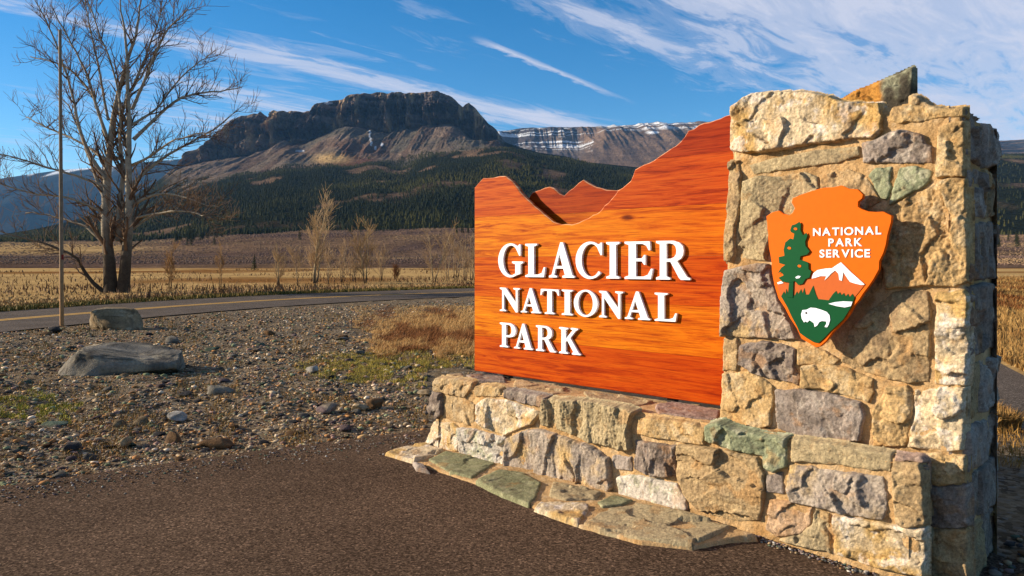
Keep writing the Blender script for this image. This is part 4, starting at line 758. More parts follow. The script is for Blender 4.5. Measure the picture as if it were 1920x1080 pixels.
def col_mesa(X, Y, Z, T, XC):
    a = fbm(np.stack([X / 120, Z / 130, X * 0], -1), 4, 65); yimg = HY - (Z - EYE) / Y * F
    slope = mixc(srgb(150, 122, 100) * .62, srgb(116, 98, 86) * .6, sstep(-.2, .3, a)); cliffy = mixc(srgb(92, 84, 84) * .7, srgb(132, 116, 104) * .7, sstep(-.1, .3, a))
    c = mixc(slope, cliffy, (1 - sstep(1075, 1100, XC)) * (XC > 900)); band = fbm(np.stack([X / 420, Z / 11, X * 0], -1), 4, 66)
    top = sstep(ms_(XC) + 60 - 47, ms_(XC) + 60 - 60, yimg + 60 - 60 + 60); d = yimg - ms_(XC)
    snow = sstep(.16, .30, band + .22 * a) * np.where(XC < 1110, 1 - sstep(36, 50, d), 1 - sstep(5, 15, d)); snow = np.maximum(snow * .75, .5 * (d < 2.0) * sstep(.0, .3, a)) * (1 - sstep(1340, 1500, XC) * .9)
    drift = np.exp(-(((XC - 1312) / 22) ** 2 + ((yimg - 240) / 5) ** 2)) + np.exp(-(((XC - 1222) / 16) ** 2 + ((yimg - 248) / 3.5) ** 2)); snow = np.maximum(snow, sstep(.4, .8, drift + .4 * a))
    c = mixc(c, srgb(66, 66, 70) * .6, sstep(1600, 1800, XC) * sstep(-.1, .1, band)); 
    return mixc(c, C_SNOW, np.clip(snow, 0, 1))
xm = np.concatenate([np.linspace(500, 880, 30, endpoint=False), np.linspace(880, 1390, 420, endpoint=False), np.linspace(1390, 2500, 120)])
terrain('snowy_tableland', xm, [(4600, lambda x: interp([(500, 480), (930, 330), (1190, 330), (1860, 320), (2500, 320)], x)), (6300, mc_), (6700, ms_), (9000, lambda x: ms_(x) * .5 + 245)], col_mesa, M_MOUNT, jag_mesa, [50, 40, 8])
# blue hills far on the left
HS = [(-1200, 400), (-300, 352), (0, 335), (60, 326), (120, 318), (200, 313), (270, 304), (340, 298), (420, 310), (600, 360)]
def col_far(X, Y, Z, T, XC):
    a = fbm(np.stack([X / 300, Z / 200, X * 0], -1), 4, 71); d = HY - (Z - EYE) / Y * F - interp(HS, XC)
    c = mixc(srgb(44, 58, 66) * .5, srgb(74, 78, 80) * .5, sstep(-.1, .4, a)); return mixc(c, C_SNOW, sstep(.05, .3, a + .1 - d / 22) * (XC > 50))
terrain('distant_hills', np.linspace(-1200, 600, 220), [(6500, 470), (9000, lambda x: interp(HS, x) + 50), (10500, lambda x: interp(HS, x)), (13000, lambda x: interp(HS, x) * .5 + 245)], col_far, M_MOUNT,
        lambda X, Y, Z, T, XC: (X, Y, Z + np.sin(np.pi * np.clip(T / 2, 0, 1)) * 70 * fbm(np.stack([X / 700, Y / 1200, X * 0], -1), 4, 72, .55, True)), [20, 24, 6])

# ------------------------------------------------------------------ conifers on the slope
def cone_tree(nseg=6, tiers=3, seed=0):
    r = np.random.default_rng(seed); v = []; f = []
    for k in range(tiers):
        z0 = .06 + .27 * k; z1 = min(1.0, z0 + .46); rad = .27 * (1 - .27 * k); o = len(v)
        for i in range(nseg):
            a = 2 * math.pi * (i + .5 * (k % 2)) / nseg; rr = rad * r.uniform(.75, 1.2); v.append((rr * math.cos(a), rr * math.sin(a), z0 + r.uniform(-.03, .03)))
        v.append((r.uniform(-.01, .01), r.uniform(-.01, .01), z1 if k < tiers - 1 else 1.0)); f += [(o + i, o + (i + 1) % nseg, o + nseg) for i in range(nseg)]
    return np.array(v), np.array(f)
Xg, Yg, Zg, T, XC = MT
def slope_points(n, tmin, tmax, xmin, xmax, seed, dens):
    r = np.random.default_rng(seed); tr = T[:, 0]; out = []
    tt = r.uniform(tmin, tmax, n * 4); xx = r.uniform(xmin, xmax, n * 4)
    ti = np.interp(tt, tr, np.arange(len(tr))); xi = np.interp(xx, XC[0], np.arange(XC.shape[1])); a = ti.astype(int).clip(0, len(tr) - 2); b = xi.astype(int).clip(0, XC.shape[1] - 2); fa = ti - a; fb = xi - b
    g = lambda M: M[a, b] * (1 - fa) * (1 - fb) + M[a + 1, b] * fa * (1 - fb) + M[a, b + 1] * (1 - fa) * fb + M[a + 1, b + 1] * fa * fb
    P = np.stack([g(Xg), g(Yg), g(Zg)], -1); k = r.random(len(P)) < dens(P, tt, xx); return P[k][:n], tt[k][:n], xx[k][:n]
def forest_d(P, t, x):
    cl = fbm(np.stack([P[:, 0] / 120, P[:, 1] / 220, P[:, 0] * 0 + 5], -1), 3, 56); e = fbm(np.stack([P[:, 0] / 90, P[:, 1] / 150, P[:, 0] * 0 + 1], -1), 3, 57)
    lim = 3.08 + .2 * e + (1 - rock_part(x)) * 1.6
    return (1 - sstep(.28, .48, cl) * .92) * (t < lim) * sstep(1.75, 2.15, t + .45 * e)
def merge_instances(bases, P, H, seed, cols):
    r = np.random.default_rng(seed); vs, fs, cs = [], [], []; off = 0
    for bi, (bv, bf) in enumerate(bases):
        m = np.arange(len(P)) % len(bases) == bi; p = P[m]; h = H[m]; a = r.uniform(0, 6.28, len(p)); c, s = np.cos(a)[:, None], np.sin(a)[:, None]
        wv = r.uniform(.8, 1.25, len(p))[:, None]; x = (bv[None, :, 0] * c - bv[None, :, 1] * s) * h[:, None] * wv; y = (bv[None, :, 0] * s + bv[None, :, 1] * c) * h[:, None] * wv; z = bv[None, :, 2] * h[:, None]
        V = np.stack([x, y, z], -1) + p[:, None]; vs.append(V.reshape(-1, 3)); fs.append((bf[None] + (np.arange(len(p)) * len(bv))[:, None, None] + off).reshape(-1, 3)); off += V.shape[0] * V.shape[1]
        cs.append(np.repeat(cols[m], len(bv), 0))
    return np.vstack(vs), np.vstack(fs), np.vstack(cs)
bases = [cone_tree(6, 3, i) for i in range(4)]
P1, t1, x1 = slope_points(34000, 1.75, 3.2, -250, 1260, 5, forest_d); P2, t2, x2 = slope_points(5000, 1.8, 4.9, 1790, 2300, 6, forest_d); P = np.vstack([P1, P2])
cn = fbm(np.stack([P[:, 0] / 200, P[:, 1] / 300, P[:, 0] * 0], -1), 3, 58); cols = mixc(srgb(48, 52, 30) * .68, srgb(82, 78, 38) * .68, sstep(-.1, .4, cn + .16 * rng.uniform(-1, 1, len(P))))
H = rng.uniform(5, 10.5, len(P)); v, f, c = merge_instances(bases, P - np.array([0, 0, 1.0]), H, 3, cols)
tag(link('conifer_forest', mesh_np('conifer_forest', v, None, f, c, smooth=False), M_NEEDLE), 'dark conifer forest covering the slope below the cliffs', 'forest', kind='stuff')
# the last conifers above the brush can be told apart
def pine_template(h, seed, label, group):
    o = thing('pine_tree', (0, 0, 0), label, 'tree', group); bv, bf = cone_tree(9, 4, seed); r = np.random.default_rng(seed)
    V = []; Fc = []; n = 420; tt = r.random(n) ** .7
    for i in range(n):
        z = .06 + .92 * tt[i]; rad = .19 * (1 - z) ** .85 + .006; a = r.uniform(0, 6.28); rr = rad * r.uniform(.35, 1.1); s = .05 * (1.2 - z)
        c = np.array([rr * math.cos(a), rr * math.sin(a), z - rr * .25]); d = np.array([math.cos(a), math.sin(a), -.35]); sd = np.array([-math.sin(a), math.cos(a), r.uniform(-.4, .4)]); o2 = len(V)
        V += [c - d * s * .6 + sd * s * .8, c - d * s * .6 - sd * s * .8, c + d * s * 1.2]; Fc.append((o2, o2 + 1, o2 + 2))
    V = np.array(V) * h; link('crown', mesh_np('crown', V, None, np.array(Fc), mixc(srgb(40, 54, 32) * .75, srgb(80, 82, 44) * .75, r.random(len(V) // 3).repeat(3)), smooth=False), M_NEEDLE, o)
    tv, tf = tube(np.array([(0, 0, -.02 * h), (0, 0, .5 * h), (0, 0, .95 * h)]), np.array([.02, .012, .003]) * h, 5); link('trunk', mesh_np('trunk', tv, tf, None, srgb(80, 62, 48) * .7), M_BARK, o); return o
def tube(pts, rad, ns=6):
    pts = np.asarray(pts, float); n = len(pts); tg = np.gradient(pts, axis=0); tg /= np.linalg.norm(tg, axis=1)[:, None] + 1e-9
    m_ = np.abs(tg).mean(0); ref = np.eye(3)[int(np.argmin(m_))][None]; a = np.cross(tg, ref); a /= np.linalg.norm(a, axis=1)[:, None] + 1e-9; b = np.cross(tg, a)
    an = np.arange(ns) * 2 * math.pi / ns; V = pts[:, None] + np.asarray(rad)[:, None, None] * (np.cos(an)[None, :, None] * a[:, None] + np.sin(an)[None, :, None] * b[:, None])
    i = np.arange(n - 1)[:, None]; j = np.arange(ns)[None]; q = np.stack([i * ns + j, i * ns + (j + 1) % ns, (i + 1) * ns + (j + 1) % ns, (i + 1) * ns + j], -1).reshape(-1, 4); return V.reshape(-1, 3), q
PG = 'conifers scattered on the brushy slope'
Pp, tp, xp = slope_points(110, 1.35, 1.95, 330, 890, 15, lambda P, t, x: (vnoise(np.stack([P[:, 0] / 50, P[:, 1] / 90, P[:, 0] * 0], -1), 3) > .3) * 1.0)
Pq, tq, xq = slope_points(10, 1.2, 1.8, 1870, 1925, 16, lambda P, t, x: np.ones(len(P)))
pine0 = pine_template(13.0, 3, 'small dark conifer dotted over the brown slope below the forest', PG)
for k, p in enumerate(np.vstack([Pp, Pq])):
    o = pine0 if k == 0 else copy_tree(pine0); o.location = p - np.array([0, 0, .3]); o.rotation_euler.z = random.uniform(0, 6.28); s = random.uniform(.6, 1.1); o.scale = (s, s, s)
    xi = CX + p[0] / p[1] * F; wh = 'right of the pillar, nearer to it' if xi > 1500 and xi < 1893 else 'right of the pillar, by the picture edge' if xi > 1500 else next(w_ for lim_, w_ in ((365, 'behind the big leafless tree crown'), (395, 'just right of the small twiggy sapling'), (430, 'above the leaning spindly sapling'), (460, 'left of the lone field edge conifer'), (495, 'above the lone field edge conifer'), (545, 'above the multi stemmed sapling'), (590, 'just left of the tallest poplar'), (640, 'just right of the tallest poplar'), (690, 'left of the mid sized bare tree'), (743, 'right of the mid sized bare tree'), (800, 'above the rounded dry shrub'), (2000, 'above the saplings by the sign')) if xi < lim_); hy_ = HY - (p[2] - EYE) / p[1] * F
    o['label'] = f"{'larger' if s > .85 else 'small'} dark conifer {wh}, {'high up' if hy_ < 441 else ('midway up' if hy_ < 456 else 'low down')}"
p = px_at(477, 509, 125); lone = pine_template(3.0, 8, 'lone small dark conifer standing at the far edge of the straw field', None); lone.location = p

# ------------------------------------------------------------------ bare trees
class TB:
    def __init__(s): s.v = {}; s.n = {}
    def add(s, key, pts, rad, ns):
        V, q = tube(pts, rad, ns); L_ = s.v.setdefault(key, ([], [])); o = s.n.get(key, 0); L_[0].append(V); L_[1].append(q + o); s.n[key] = o + len(V)
    def get(s, key): return np.vstack(s.v[key][0]), np.vstack(s.v[key][1])
def grow(tb, r, start, d, length, rad, level, maxlev, up=.25, key='branches', spread=.75, nk=(4, 7)):
    n = max(3, int(5 - level * .7)); pts = [np.array(start)]; d = d / np.linalg.norm(d); seg = length / n
    for i in range(n):
        d = d + r.normal(0, .14, 3) + np.array([0, 0, up * .22]); d /= np.linalg.norm(d); pts.append(pts[-1] + d * seg)
    pts = np.array(pts); rr = np.linspace(rad, max(rad * .35, .008), n + 1); tb.add(key, pts, rr, 5 if level < 2 else 3)
    if level < maxlev: kids(tb, r, pts, rr, length, level, maxlev, up, spread, nk)
def kids(tb, r, pts, rr, length, level, maxlev, up, spread, nk, t0=.22):
    n = len(pts) - 1
    for j in range(r.integers(*nk)):
        t = r.uniform(t0, .98) * n; i = int(min(t, n - 1)); p = pts[i] + (pts[i + 1] - pts[i]) * (t - i); ax = pts[i + 1] - pts[i]; ax = ax / (np.linalg.norm(ax) + 1e-9)
        pr = r.normal(0, 1, 3); pr -= ax * (pr @ ax); pr /= np.linalg.norm(pr) + 1e-9; d = ax * r.uniform(.5, .9) + pr * spread + np.array([0, 0, up * .5])
        rad = np.interp(t, np.arange(n + 1), rr) * r.uniform(.4, .6); grow(tb, r, p, d, length * r.uniform(.42, .70), max(rad, .010), level + 1, maxlev, up, 'branches', spread, nk)
def traced(tb, r, key, px, Yb, r0, r1, dy, maxlev, nk, ns=8, clen=None):
    P = np.array([px_at(x, y, Yb) for x, y in px]); n = len(P); t = np.linspace(0, 1, n); P[:, 1] += dy * t ** 1.2
    tt = np.linspace(0, n - 1, (n - 1) * 3 + 1); Q = np.stack([np.interp(tt, np.arange(n), P[:, k]) for k in range(3)], -1); Q[1:-1] = (Q[:-2] + 2 * Q[1:-1] + Q[2:]) / 4; Q += r.normal(0, .03, Q.shape) * np.linspace(0, 1, len(Q))[:, None]
    rr = r0 + (r1 - r0) * np.linspace(0, 1, len(Q)) ** .75; tb.add(key, Q, rr, ns); ln = np.linalg.norm(np.diff(Q, axis=0), axis=1).sum()
    kids(tb, r, Q, rr, clen or min(ln * .75, 3.4), 0, maxlev, .42, .8, nk, .12); kids(tb, r, Q, rr, (clen or 3) * .8, 0, maxlev, .5, .8, nk, .3); kids(tb, r, Q, rr * .8, (clen or 3) * .5, 1, maxlev, .4, .9, (5, 8) if px[-1][1] > 340 and len(px) < 9 else (24, 32), .15)
YT = 37.0; r = np.random.default_rng(21); tb = TB(); nk = (5, 8)
tbase = px_at(218, 551, YT)
TREE = thing('bare_tree', (tbase[0], YT, 0), 'tall leafless cottonwood with twin trunks across the road on the left', 'tree')
traced(tb, r, 'trunk', [(209,556),(206,520),(203,480),(197,440),(196,380),(199,320),(203,260),(212,200),(222,150),(238,95),(252,45),(258,-10)], YT, .36, .03, .4, 2, (8, 11), 10, 3.6)
traced(tb, r, 'trunk2', [(230,556),(234,520),(238,480),(243,440),(246,380),(245,320),(247,260),(248,200),(247,130),(243,70),(235,5)], YT, .33, .03, -.5, 2, (8, 11), 10, 3.6)
traced(tb, r, 'trunk3', [(224,452),(221,420),(222,380),(227,330),(222,290),(215,250),(220,205),(232,165),(250,140),(280,85),(296,45)], YT, .16, .03, .9, 2, (7, 9), 7, 3.0)
limbs = [([(195,548),(176,530),(162,507),(153,484),(130,470),(95,456),(50,442),(8,432)], .15, -.8), ([(194,455),(170,438),(150,424),(110,412),(60,400),(10,395)], .10, 1.2), ([(196,400),(170,385),(140,372),(95,368),(40,352),(-5,340)], .10, -1.4), ([(196,370),(182,345),(165,305),(148,268),(132,232),(112,192),(80,165)], .14, .8),
         ([(198,335),(176,300),(158,255),(150,200),(142,150),(128,100),(112,50),(92,12)], .14, -1.0), ([(200,262),(186,228),(168,185),(140,150),(105,118),(60,98),(10,86)], .11, 1.5), ([(201,258),(184,205),(172,150),(150,100),(130,60),(110,20)], .11, -.5), ([(198,300),(160,275),(120,255),(70,235),(20,215),(-10,200)], .09, 1.8), ([(197,350),(150,330),(110,318),(60,300),(10,290)], .09, -1.8), ([(203,225),(190,170),(180,120),(165,70),(150,20),(140,-15)], .09, .6),
         ([(246,388),(275,371),(310,364),(350,369),(390,385),(428,392)], .11, -.9), ([(247,348),(270,320),(310,286),(350,262),(395,232),(430,196)], .13, .9), ([(247,310),(285,298),(330,272),(380,262),(425,262)], .09, -1.5), ([(250,262),(280,227),(318,184),(352,168),(395,160),(432,150)], .13, 1.2), ([(248,205),(270,162),(292,118),(318,68),(345,48),(372,30)], .12, -.8), ([(246,432),(272,406),(300,396),(340,392),(390,412)], .09, 1.4), ([(246,235),(290,200),(310,150),(340,105),(360,80)], .09, 1.7), ([(247,170),(262,120),(275,70),(285,20),(292,-15)], .09, .9), ([(246,410),(300,402),(345,398),(395,402),(420,410)], .08, -1.8), ([(224,300),(232,240),(238,180),(228,120),(215,70),(205,15)], .09, -1.6)]
for px, r0, dy in limbs: traced(tb, r, 'limb', px, YT, r0 * .85, .022, dy * 1.3, 2, (7, 10), 6, 2.35)
bark_c = lambda V: mixc(srgb(190, 174, 150) * .66, srgb(92, 78, 64) * .58, sstep(4.5, 1.0, V[:, 2] + .8 * fbm(V * .8, 3, 3)))
for key, nm in (('trunk', 'trunk'), ('trunk2', 'trunk'), ('trunk3', 'trunk'), ('limb', 'limbs'), ('branches', 'crown')):
    V, q = tb.get(key); link(nm, mesh_np(nm, V, q, None, bark_c(V) if key != 'branches' else mixc(srgb(156, 128, 104) * .62, srgb(104, 80, 64) * .6, rng.random(len(V)))), M_BARK if key != 'branches' else M_TWIG, TREE)
def sapling(label, px, top, Yb, nst, seed, width, group=None, maxlev=2, colr=(178, 146, 102), rad=.055, nkk=(6, 9)):
    r = np.random.default_rng(seed); tb = TB(); b = px_at(px[0], px[1], Yb); b[2] = max(b[2], -.05) if Yb < 60 else b[2]; h = (px[1] - top) / F * Yb
    o = thing('bare_tree', tuple(b), label, 'tree', group)
    for k in range(nst):
        a = r.uniform(0, 6.28); lean = r.uniform(.03, .16 if nst > 1 else .08); hh = h * (1 if k == 0 else r.uniform(.62, .95)); d = np.array([math.cos(a) * lean, math.sin(a) * lean, 1.0]); n = 7; pts = [b + np.array([math.cos(a), math.sin(a), 0]) * .12 * (k > 0)]
        for i in range(n): d = d + np.r_[r.normal(0, .05, 2), 0]; pts.append(pts[-1] + d / np.linalg.norm(d) * hh / n)
        pts = np.array(pts); rr = np.linspace(rad * (h / 6 + .3), .012, n + 1); tb.add('trunk', pts, rr, 6); kids(tb, r, pts, rr, width, 0, maxlev, .55, .7, nkk if k == 0 else (nkk[0] - 1, nkk[1]), .15)
    V, q = tb.get('trunk'); link('trunk', mesh_np('trunk', V, q, None, mixc(srgb(*colr) * .68, srgb(84, 64, 48) * .6, sstep(1.1, .2, V[:, 2] - b[2]))), M_BARK, o)
    V, q = tb.get('branches'); link('crown', mesh_np('crown', V, q, None, srgb(colr[0] - 14, colr[1] - 22, colr[2] - 22) * .7), M_TWIG, o); return o
sapling('tallest pale bare poplar of the roadside trees, two stems, left of the sign', (590, 533), 372, 52, 3, 31, 2.2, None, 2, (204, 180, 140), .06, (13, 16))
sapling('mid sized bare tree halfway between the tallest poplar and the sign', (686, 532), 428, 52, 3, 32, 1.7, None, 2, (196, 170, 128), .05, (11, 14))
sapling('bare multi stemmed sapling just left of the tallest poplar', (524, 540), 455, 45, 4, 33, 1.3, None, 2, (184, 160, 122), .045)
sapling('slanting grey sapling close to the sign by the road', (815, 530), 430, 56, 2, 34, 1.6, None, 2, (188, 164, 128), .05, (9, 12))
SL = ['thin bare sapling just right of the slanting sapling', 'second thin bare sapling left of the sign edge', 'thin bare sapling touching the slanting sapling', 'tall thin bare sapling half hidden by the edge of the sign', 'thin bare sapling between the tallest poplar and the mid sized tree', 'short bare sapling at the right foot of the tallest poplar', 'short thin bare sapling at the left foot of the mid sized tree', 'thin bare sapling at the right foot of the mid sized tree', 'short bare sapling at the left foot of the tallest poplar']
SG = 'bare saplings beside the road'
for k, (x, y, tp_, Yb) in enumerate([(855, 528, 442, 58), (872, 527, 450, 59), (838, 529, 455, 57), (886, 527, 438, 60), (640, 531, 462, 54), (616, 535, 470, 50), (660, 530, 474, 56), (712, 530, 470, 58), (560, 538, 480, 47)]):
    sapling(SL[k], (x, y), tp_, Yb, [3, 4, 2, 5, 3, 2, 4, 3, 2][k], 50 + k, [1.7, 1.3, 2.0, 1.5, 1.8, 1.2, 1.4, 1.9, 1.6][k], SG, 2, (186, 164, 130), .04, (6, 10))
sapling('leaning spindly bare sapling in dry grass right of the big tree', (412, 547), 470, 41, 2, 70, 1.0, None, 2, (176, 146, 106), .03)
sapling('small twiggy sapling just right of the big leafless tree', (318, 546), 468, 42, 4, 71, 1.1, None, 2, (170, 140, 100), .03)
sapling('rounded dry shrub on the straw field edge left of the slanting sapling', (743, 526), 500, 60, 6, 72, .8, None, 2, (130, 98, 72), .02)

# ------------------------------------------------------------------ marker pole, boulders, rocks
YP = 18.2; pb = px_at(116, 614, YP); pt = px_at(112.5, 55, YP)
POLE = thing('marker_pole', (pb[0], YP, 0), 'tall thin weathered pole standing at the road edge in front of the big tree', 'pole')
tp = np.linspace(0, 1, 9)[:, None]; V, q = tube(pb * (1 - tp) + pt * tp - np.array([0, 0, .02]), np.linspace(.048, .034, 9), 10)
V = np.vstack([V, pt[None]]); nV = len(V) - 1; cap = np.array([(nV - 10 + i, nV - 10 + (i + 1) % 10, nV) for i in range(10)])
link('shaft', mesh_np('shaft', V, q, cap, mixc(srgb(186, 138, 90) * .7, srgb(158, 132, 106) * .66, sstep(.5, 2.2, V[:, 2]))), M_POLE, POLE)
zb = px_at(116, 482, YP); V, q = tube(np.array([zb - [0, 0, .06], zb + [0, 0, .06]]) , np.array([.0385, .0380]) + .003, 10); link('red_band', mesh_np('red_band', V, q, None, srgb(150, 50, 40) * .7), M_PAINT, POLE)

def ico(sub):
    bm = bmesh.new(); bmesh.ops.create_icosphere(bm, subdivisions=sub, radius=1); V = np.array([v.co for v in bm.verts]); Fc = np.array([[v.index for v in f.verts] for f in bm.faces]); bm.free(); return V, Fc
def rock_shape(sub, seed, cuts=9, nz=.06, dmin=.5, dmax=.85, box=1.0):
    r = np.random.default_rng(seed); V, Fc = ico(sub); V = np.sign(V) * np.abs(V) ** box; V /= np.abs(V).max()
    for i in range(cuts):
        n = r.normal(0, 1, 3); n /= np.linalg.norm(n); d = r.uniform(dmin, dmax); V = V - np.clip(V @ n - d, 0, None)[:, None] * n
    V = V * (1 + nz * fbm(V * 2.3 + seed, 5, seed, .6)[:, None] ); lo, hi = V.min(0), V.max(0); return (V - (lo + hi) / 2) / (hi - lo), Fc
ROCKT = {'slate': (128, 116, 102), 'tan': (172, 146, 112), 'grey': (150, 140, 126), 'dark': (84, 80, 80), 'white': (206, 196, 184), 'green': (112, 124, 104), 'purple': (142, 120, 116), 'brown': (136, 104, 74), 'yellow': (164, 140, 88)}
def boulder(name, label, x0, x1, ytop, ybase, depth, tone, seed, sub=4, rot=0, group=None, cuts=10, cat=None, nz=.07, box=1.0):
    xm = (x0 + x1) / 2; g = px_ground(xm, ybase); Yb = g[1]; w = (x1 - x0) / F * Yb; h = (ybase - ytop) / F * Yb * .98
    V, Fc = rock_shape(sub, seed, cuts, nz, .62 if box < 1 else .5, .95 if box < 1 else .85, box); c = math.cos(rot); s = math.sin(rot); V = np.column_stack([V[:, 0] * c - V[:, 1] * s, V[:, 0] * s + V[:, 1] * c, V[:, 2]]); V /= (V.max(0) - V.min(0)); V[:, 2] += .38
    zg = float(gheight(np.array(g[0]), np.array(Yb + depth / 2)))
    if sub >= 4: V[:, :2] *= (1 + .34 * (.45 - V[:, 2]))[:, None]
    V = V * np.array([w, depth, h * 1.08])
    if sub >= 4:
        c0 = V.mean(0); dv = V - c0; dv /= np.linalg.norm(dv / np.array([w, depth, h]), axis=1)[:, None] + 1e-9; dv /= np.linalg.norm(dv, axis=1)[:, None]; q3 = V + seed
        stp = fbm(q3 * np.array([2.2, 2.2, 5.0]), 3, seed + 1) * 5; fl = np.floor(stp); stp = (fl + sstep(.35, .65, stp - fl)) / 5
        V = V + dv * (.045 * stp + .03 * fbm(q3 * 6, 4, seed + 2) + .018 * fbm(q3 * 18, 3, seed + 3, .6, True))[:, None] * (1.2 if h > .3 else .8)
    V = V + np.array([g[0], Yb + depth * .45, zg])
    col = mixc(srgb(*ROCKT[tone]) * .6, srgb(*[q * .72 for q in ROCKT[tone]]) * .6, sstep(-.2, .3, fbm(V * 4, 4, seed))); col = mixc(col, srgb(196, 178, 148) * .6, sstep(.1, .35, fbm(V * 9, 4, seed + 2)) * .6); col = mixc(col, srgb(74, 66, 58) * .6, sstep(.12, .4, fbm(V * 16, 4, seed + 6)) * .6); o = link(name, mesh_np(name, V, None, Fc, col, smooth=False), M_ROCK); tag(o, label, cat or 'rock', group); return o
boulder('boulder', 'squared tan boulder at the road edge right of the tall pole', 152, 258, 577, 620, .75, 'tan', 23, 5, .2, cuts=5, cat='boulder', box=.34, nz=.02)
boulder('boulder', 'largest flat topped grey boulder lying on the gravel verge', 106, 322, 649, 704, 1.0, 'grey', 14, 5, .1, cuts=7, cat='boulder', box=.42, nz=.02)
boulder('rock', 'pale rock leaning against the front of the largest flat boulder', 132, 206, 677, 703, .22, 'grey', 7, 3, .3)
boulder('rock', 'dark bluish rock at the foot of the tall pole', 86, 110, 613, 626, .25, 'dark', 8, 3)
boulder('rock', 'bright white rock alone on the gravel', 306, 343, 769, 789, .15, 'white', 9, 3)
boulder('rock', 'white pebble beside yellow green grass left of the sign', 570, 596, 686, 702, .16, 'white', 10, 3)
boulder('rock', 'purplish stone on the gravel near the asphalt edge', 586, 628, 757, 778, .2, 'purple', 11, 3)
boulder('rock', 'brown rounded stone, right one of a touching pair left of the low wall', 684, 718, 748, 768, .16, 'brown', 12, 3)
boulder('rock', 'tan flat stone, left one of a touching pair left of the low wall', 656, 690, 758, 772, .14, 'tan', 13, 3)
boulder('rock', 'rust brown lump of rock near the asphalt edge below the white rock', 302, 336, 806, 832, .15, 'brown', 15, 3)
boulder('rock', 'pale grey stone on the gravel right of the largest boulder', 384, 432, 722, 742, .2, 'grey', 16, 3)
boulder('rock', 'long low brown stone near the asphalt edge', 366, 432, 820, 838, .16, 'brown', 17, 3)
boulder('rock', 'flat pale slab of rock among weeds at the left', 66, 116, 788, 798, .2, 'green', 18, 3)
boulder('rock', 'bluish stone close to the asphalt edge at the left', 112, 142, 832, 850, .14, 'dark', 19, 3)
boulder('rock', 'upright tan stone in front of a hollow at the left of the asphalt edge', 222, 242, 820, 842, .1, 'tan', 20, 3)
boulder('rock', 'cream flat stone lying against the left end of the low wall', 780, 816, 732, 744, .16, 'tan', 22, 3)
def edge_px(x): return np.interp(x, [0, 250, 480, 700, 805, 815], [912, 876, 845, 816, 806, 806])
RK = 'loose stones on the gravel verge'
tmpl = []
for k in range(7):
    V, Fc = rock_shape(2, 60 + k, 11, .08, .34, .75); V[:, 2] *= .6; tn = ['tan', 'grey', 'dark', 'brown', 'green', 'grey', 'purple'][k]
    me = mesh_np('rock', V * np.array([1, 1, .75]), None, Fc, mixc(srgb(*ROCKT[tn]) * .6, srgb(*[q * .7 for q in ROCKT[tn]]) * .6, rng.random(len(V))), smooth=False); me.materials.append(M_ROCK); tmpl.append(me)
LMK = [('tall pole', 116, 614), ('squared boulder', 205, 605), ('flat boulder', 214, 690), ('bright white rock', 325, 780), ('white pebble by the grass', 583, 694), ('purplish stone', 607, 767), ('touching pair of stones', 686, 760), ('rust brown lump', 319, 820), ('pale grey stone', 408, 732), ('long low brown stone', 399, 829), ('flat pale slab', 91, 793), ('bluish stone', 127, 841), ('upright tan stone', 232, 831), ('cream flat stone', 798, 738), ('rusty grass tussocks', 790, 620), ('green weed patch', 45, 755)]
cnt = 0
while cnt < 160:
    y = 612 + 290 * random.random() ** .8; x = random.uniform(0, 830)
    if y > edge_px(x) - 4 or y < np.interp(x, [0, 250, 480, 890], [632, 612, 592, 572]): continue
    g = px_ground(x, y)
    o = bpy.data.objects.new('rock', tmpl[cnt % 7]); s = random.uniform(9, 22) / F * g[1] * (1 if random.random() < .8 else 1.4)
    o.location = (g[0], g[1], float(gheight(np.array(g[0]), np.array(g[1]))) + s * .10); o.scale = (s, s * random.uniform(.7, 1.2), s * random.uniform(.6, 1.1)); o.rotation_euler = (random.uniform(-.3, .3), random.uniform(-.3, .3), random.uniform(0, 6.28))
    COL.objects.link(o); big = 'larger' if s > 16 / F * g[1] else 'small'; tn = ['tan', 'grey', 'dark', 'brown', 'greenish', 'grey', 'purplish'][cnt % 7]
    nm_, lx_, ly_ = min(LMK, key=lambda q_: math.hypot(q_[1] - x, (q_[2] - y) * 2)); dx_, dy_ = x - lx_, (y - ly_) * 2; ds_ = math.hypot(dx_, dy_)
    rel_ = ('right of' if dx_ > 0 else 'left of') if abs(dx_) > abs(dy_) else ('in front of' if dy_ > 0 else 'behind')
    tag(o, f"{big} loose {tn} stone {'just ' if ds_ < 60 else ''}{rel_} the {nm_}", 'rock', RK); cnt += 1
# gravel
def scatter_px(n, xr, yr, ok, seed):
    r = np.random.default_rng(seed); x = r.uniform(*xr, n); y = r.uniform(*yr, n); k = ok(x, y); x, y = x[k], y[k]; Yb = EYE * F / (y - HY); X = (x - CX) / F * Yb; return X, Yb, x, y
def verge_ok(x, y): return (y < edge_px(x) + 7) & (y > np.interp(x, [-200, 0, 250, 480, 890], [650, 624, 602, 582, 563])) & ~((x > 800) & (y > 690))
gx_, gy_, gpx, gpy = scatter_px(34000, (-60, 960), (560, 918), verge_ok, 91)
b3 = [rock_shape(1, 80 + k, 7, .05) for k in range(5)]; b3 = [(V * np.array([1, .75, .42 + .08 * (k_ % 3)]), Fc) for k_, (V, Fc) in enumerate(b3)]
sz = (rng.uniform(1.8, 6.0, len(gx_)) * (1 + 1.3 * (rng.random(len(gx_)) < .10)) * (1 + 1.2 * (rng.random(len(gx_)) < .03))) / F * gy_; sz = np.clip(sz, .008, .09)
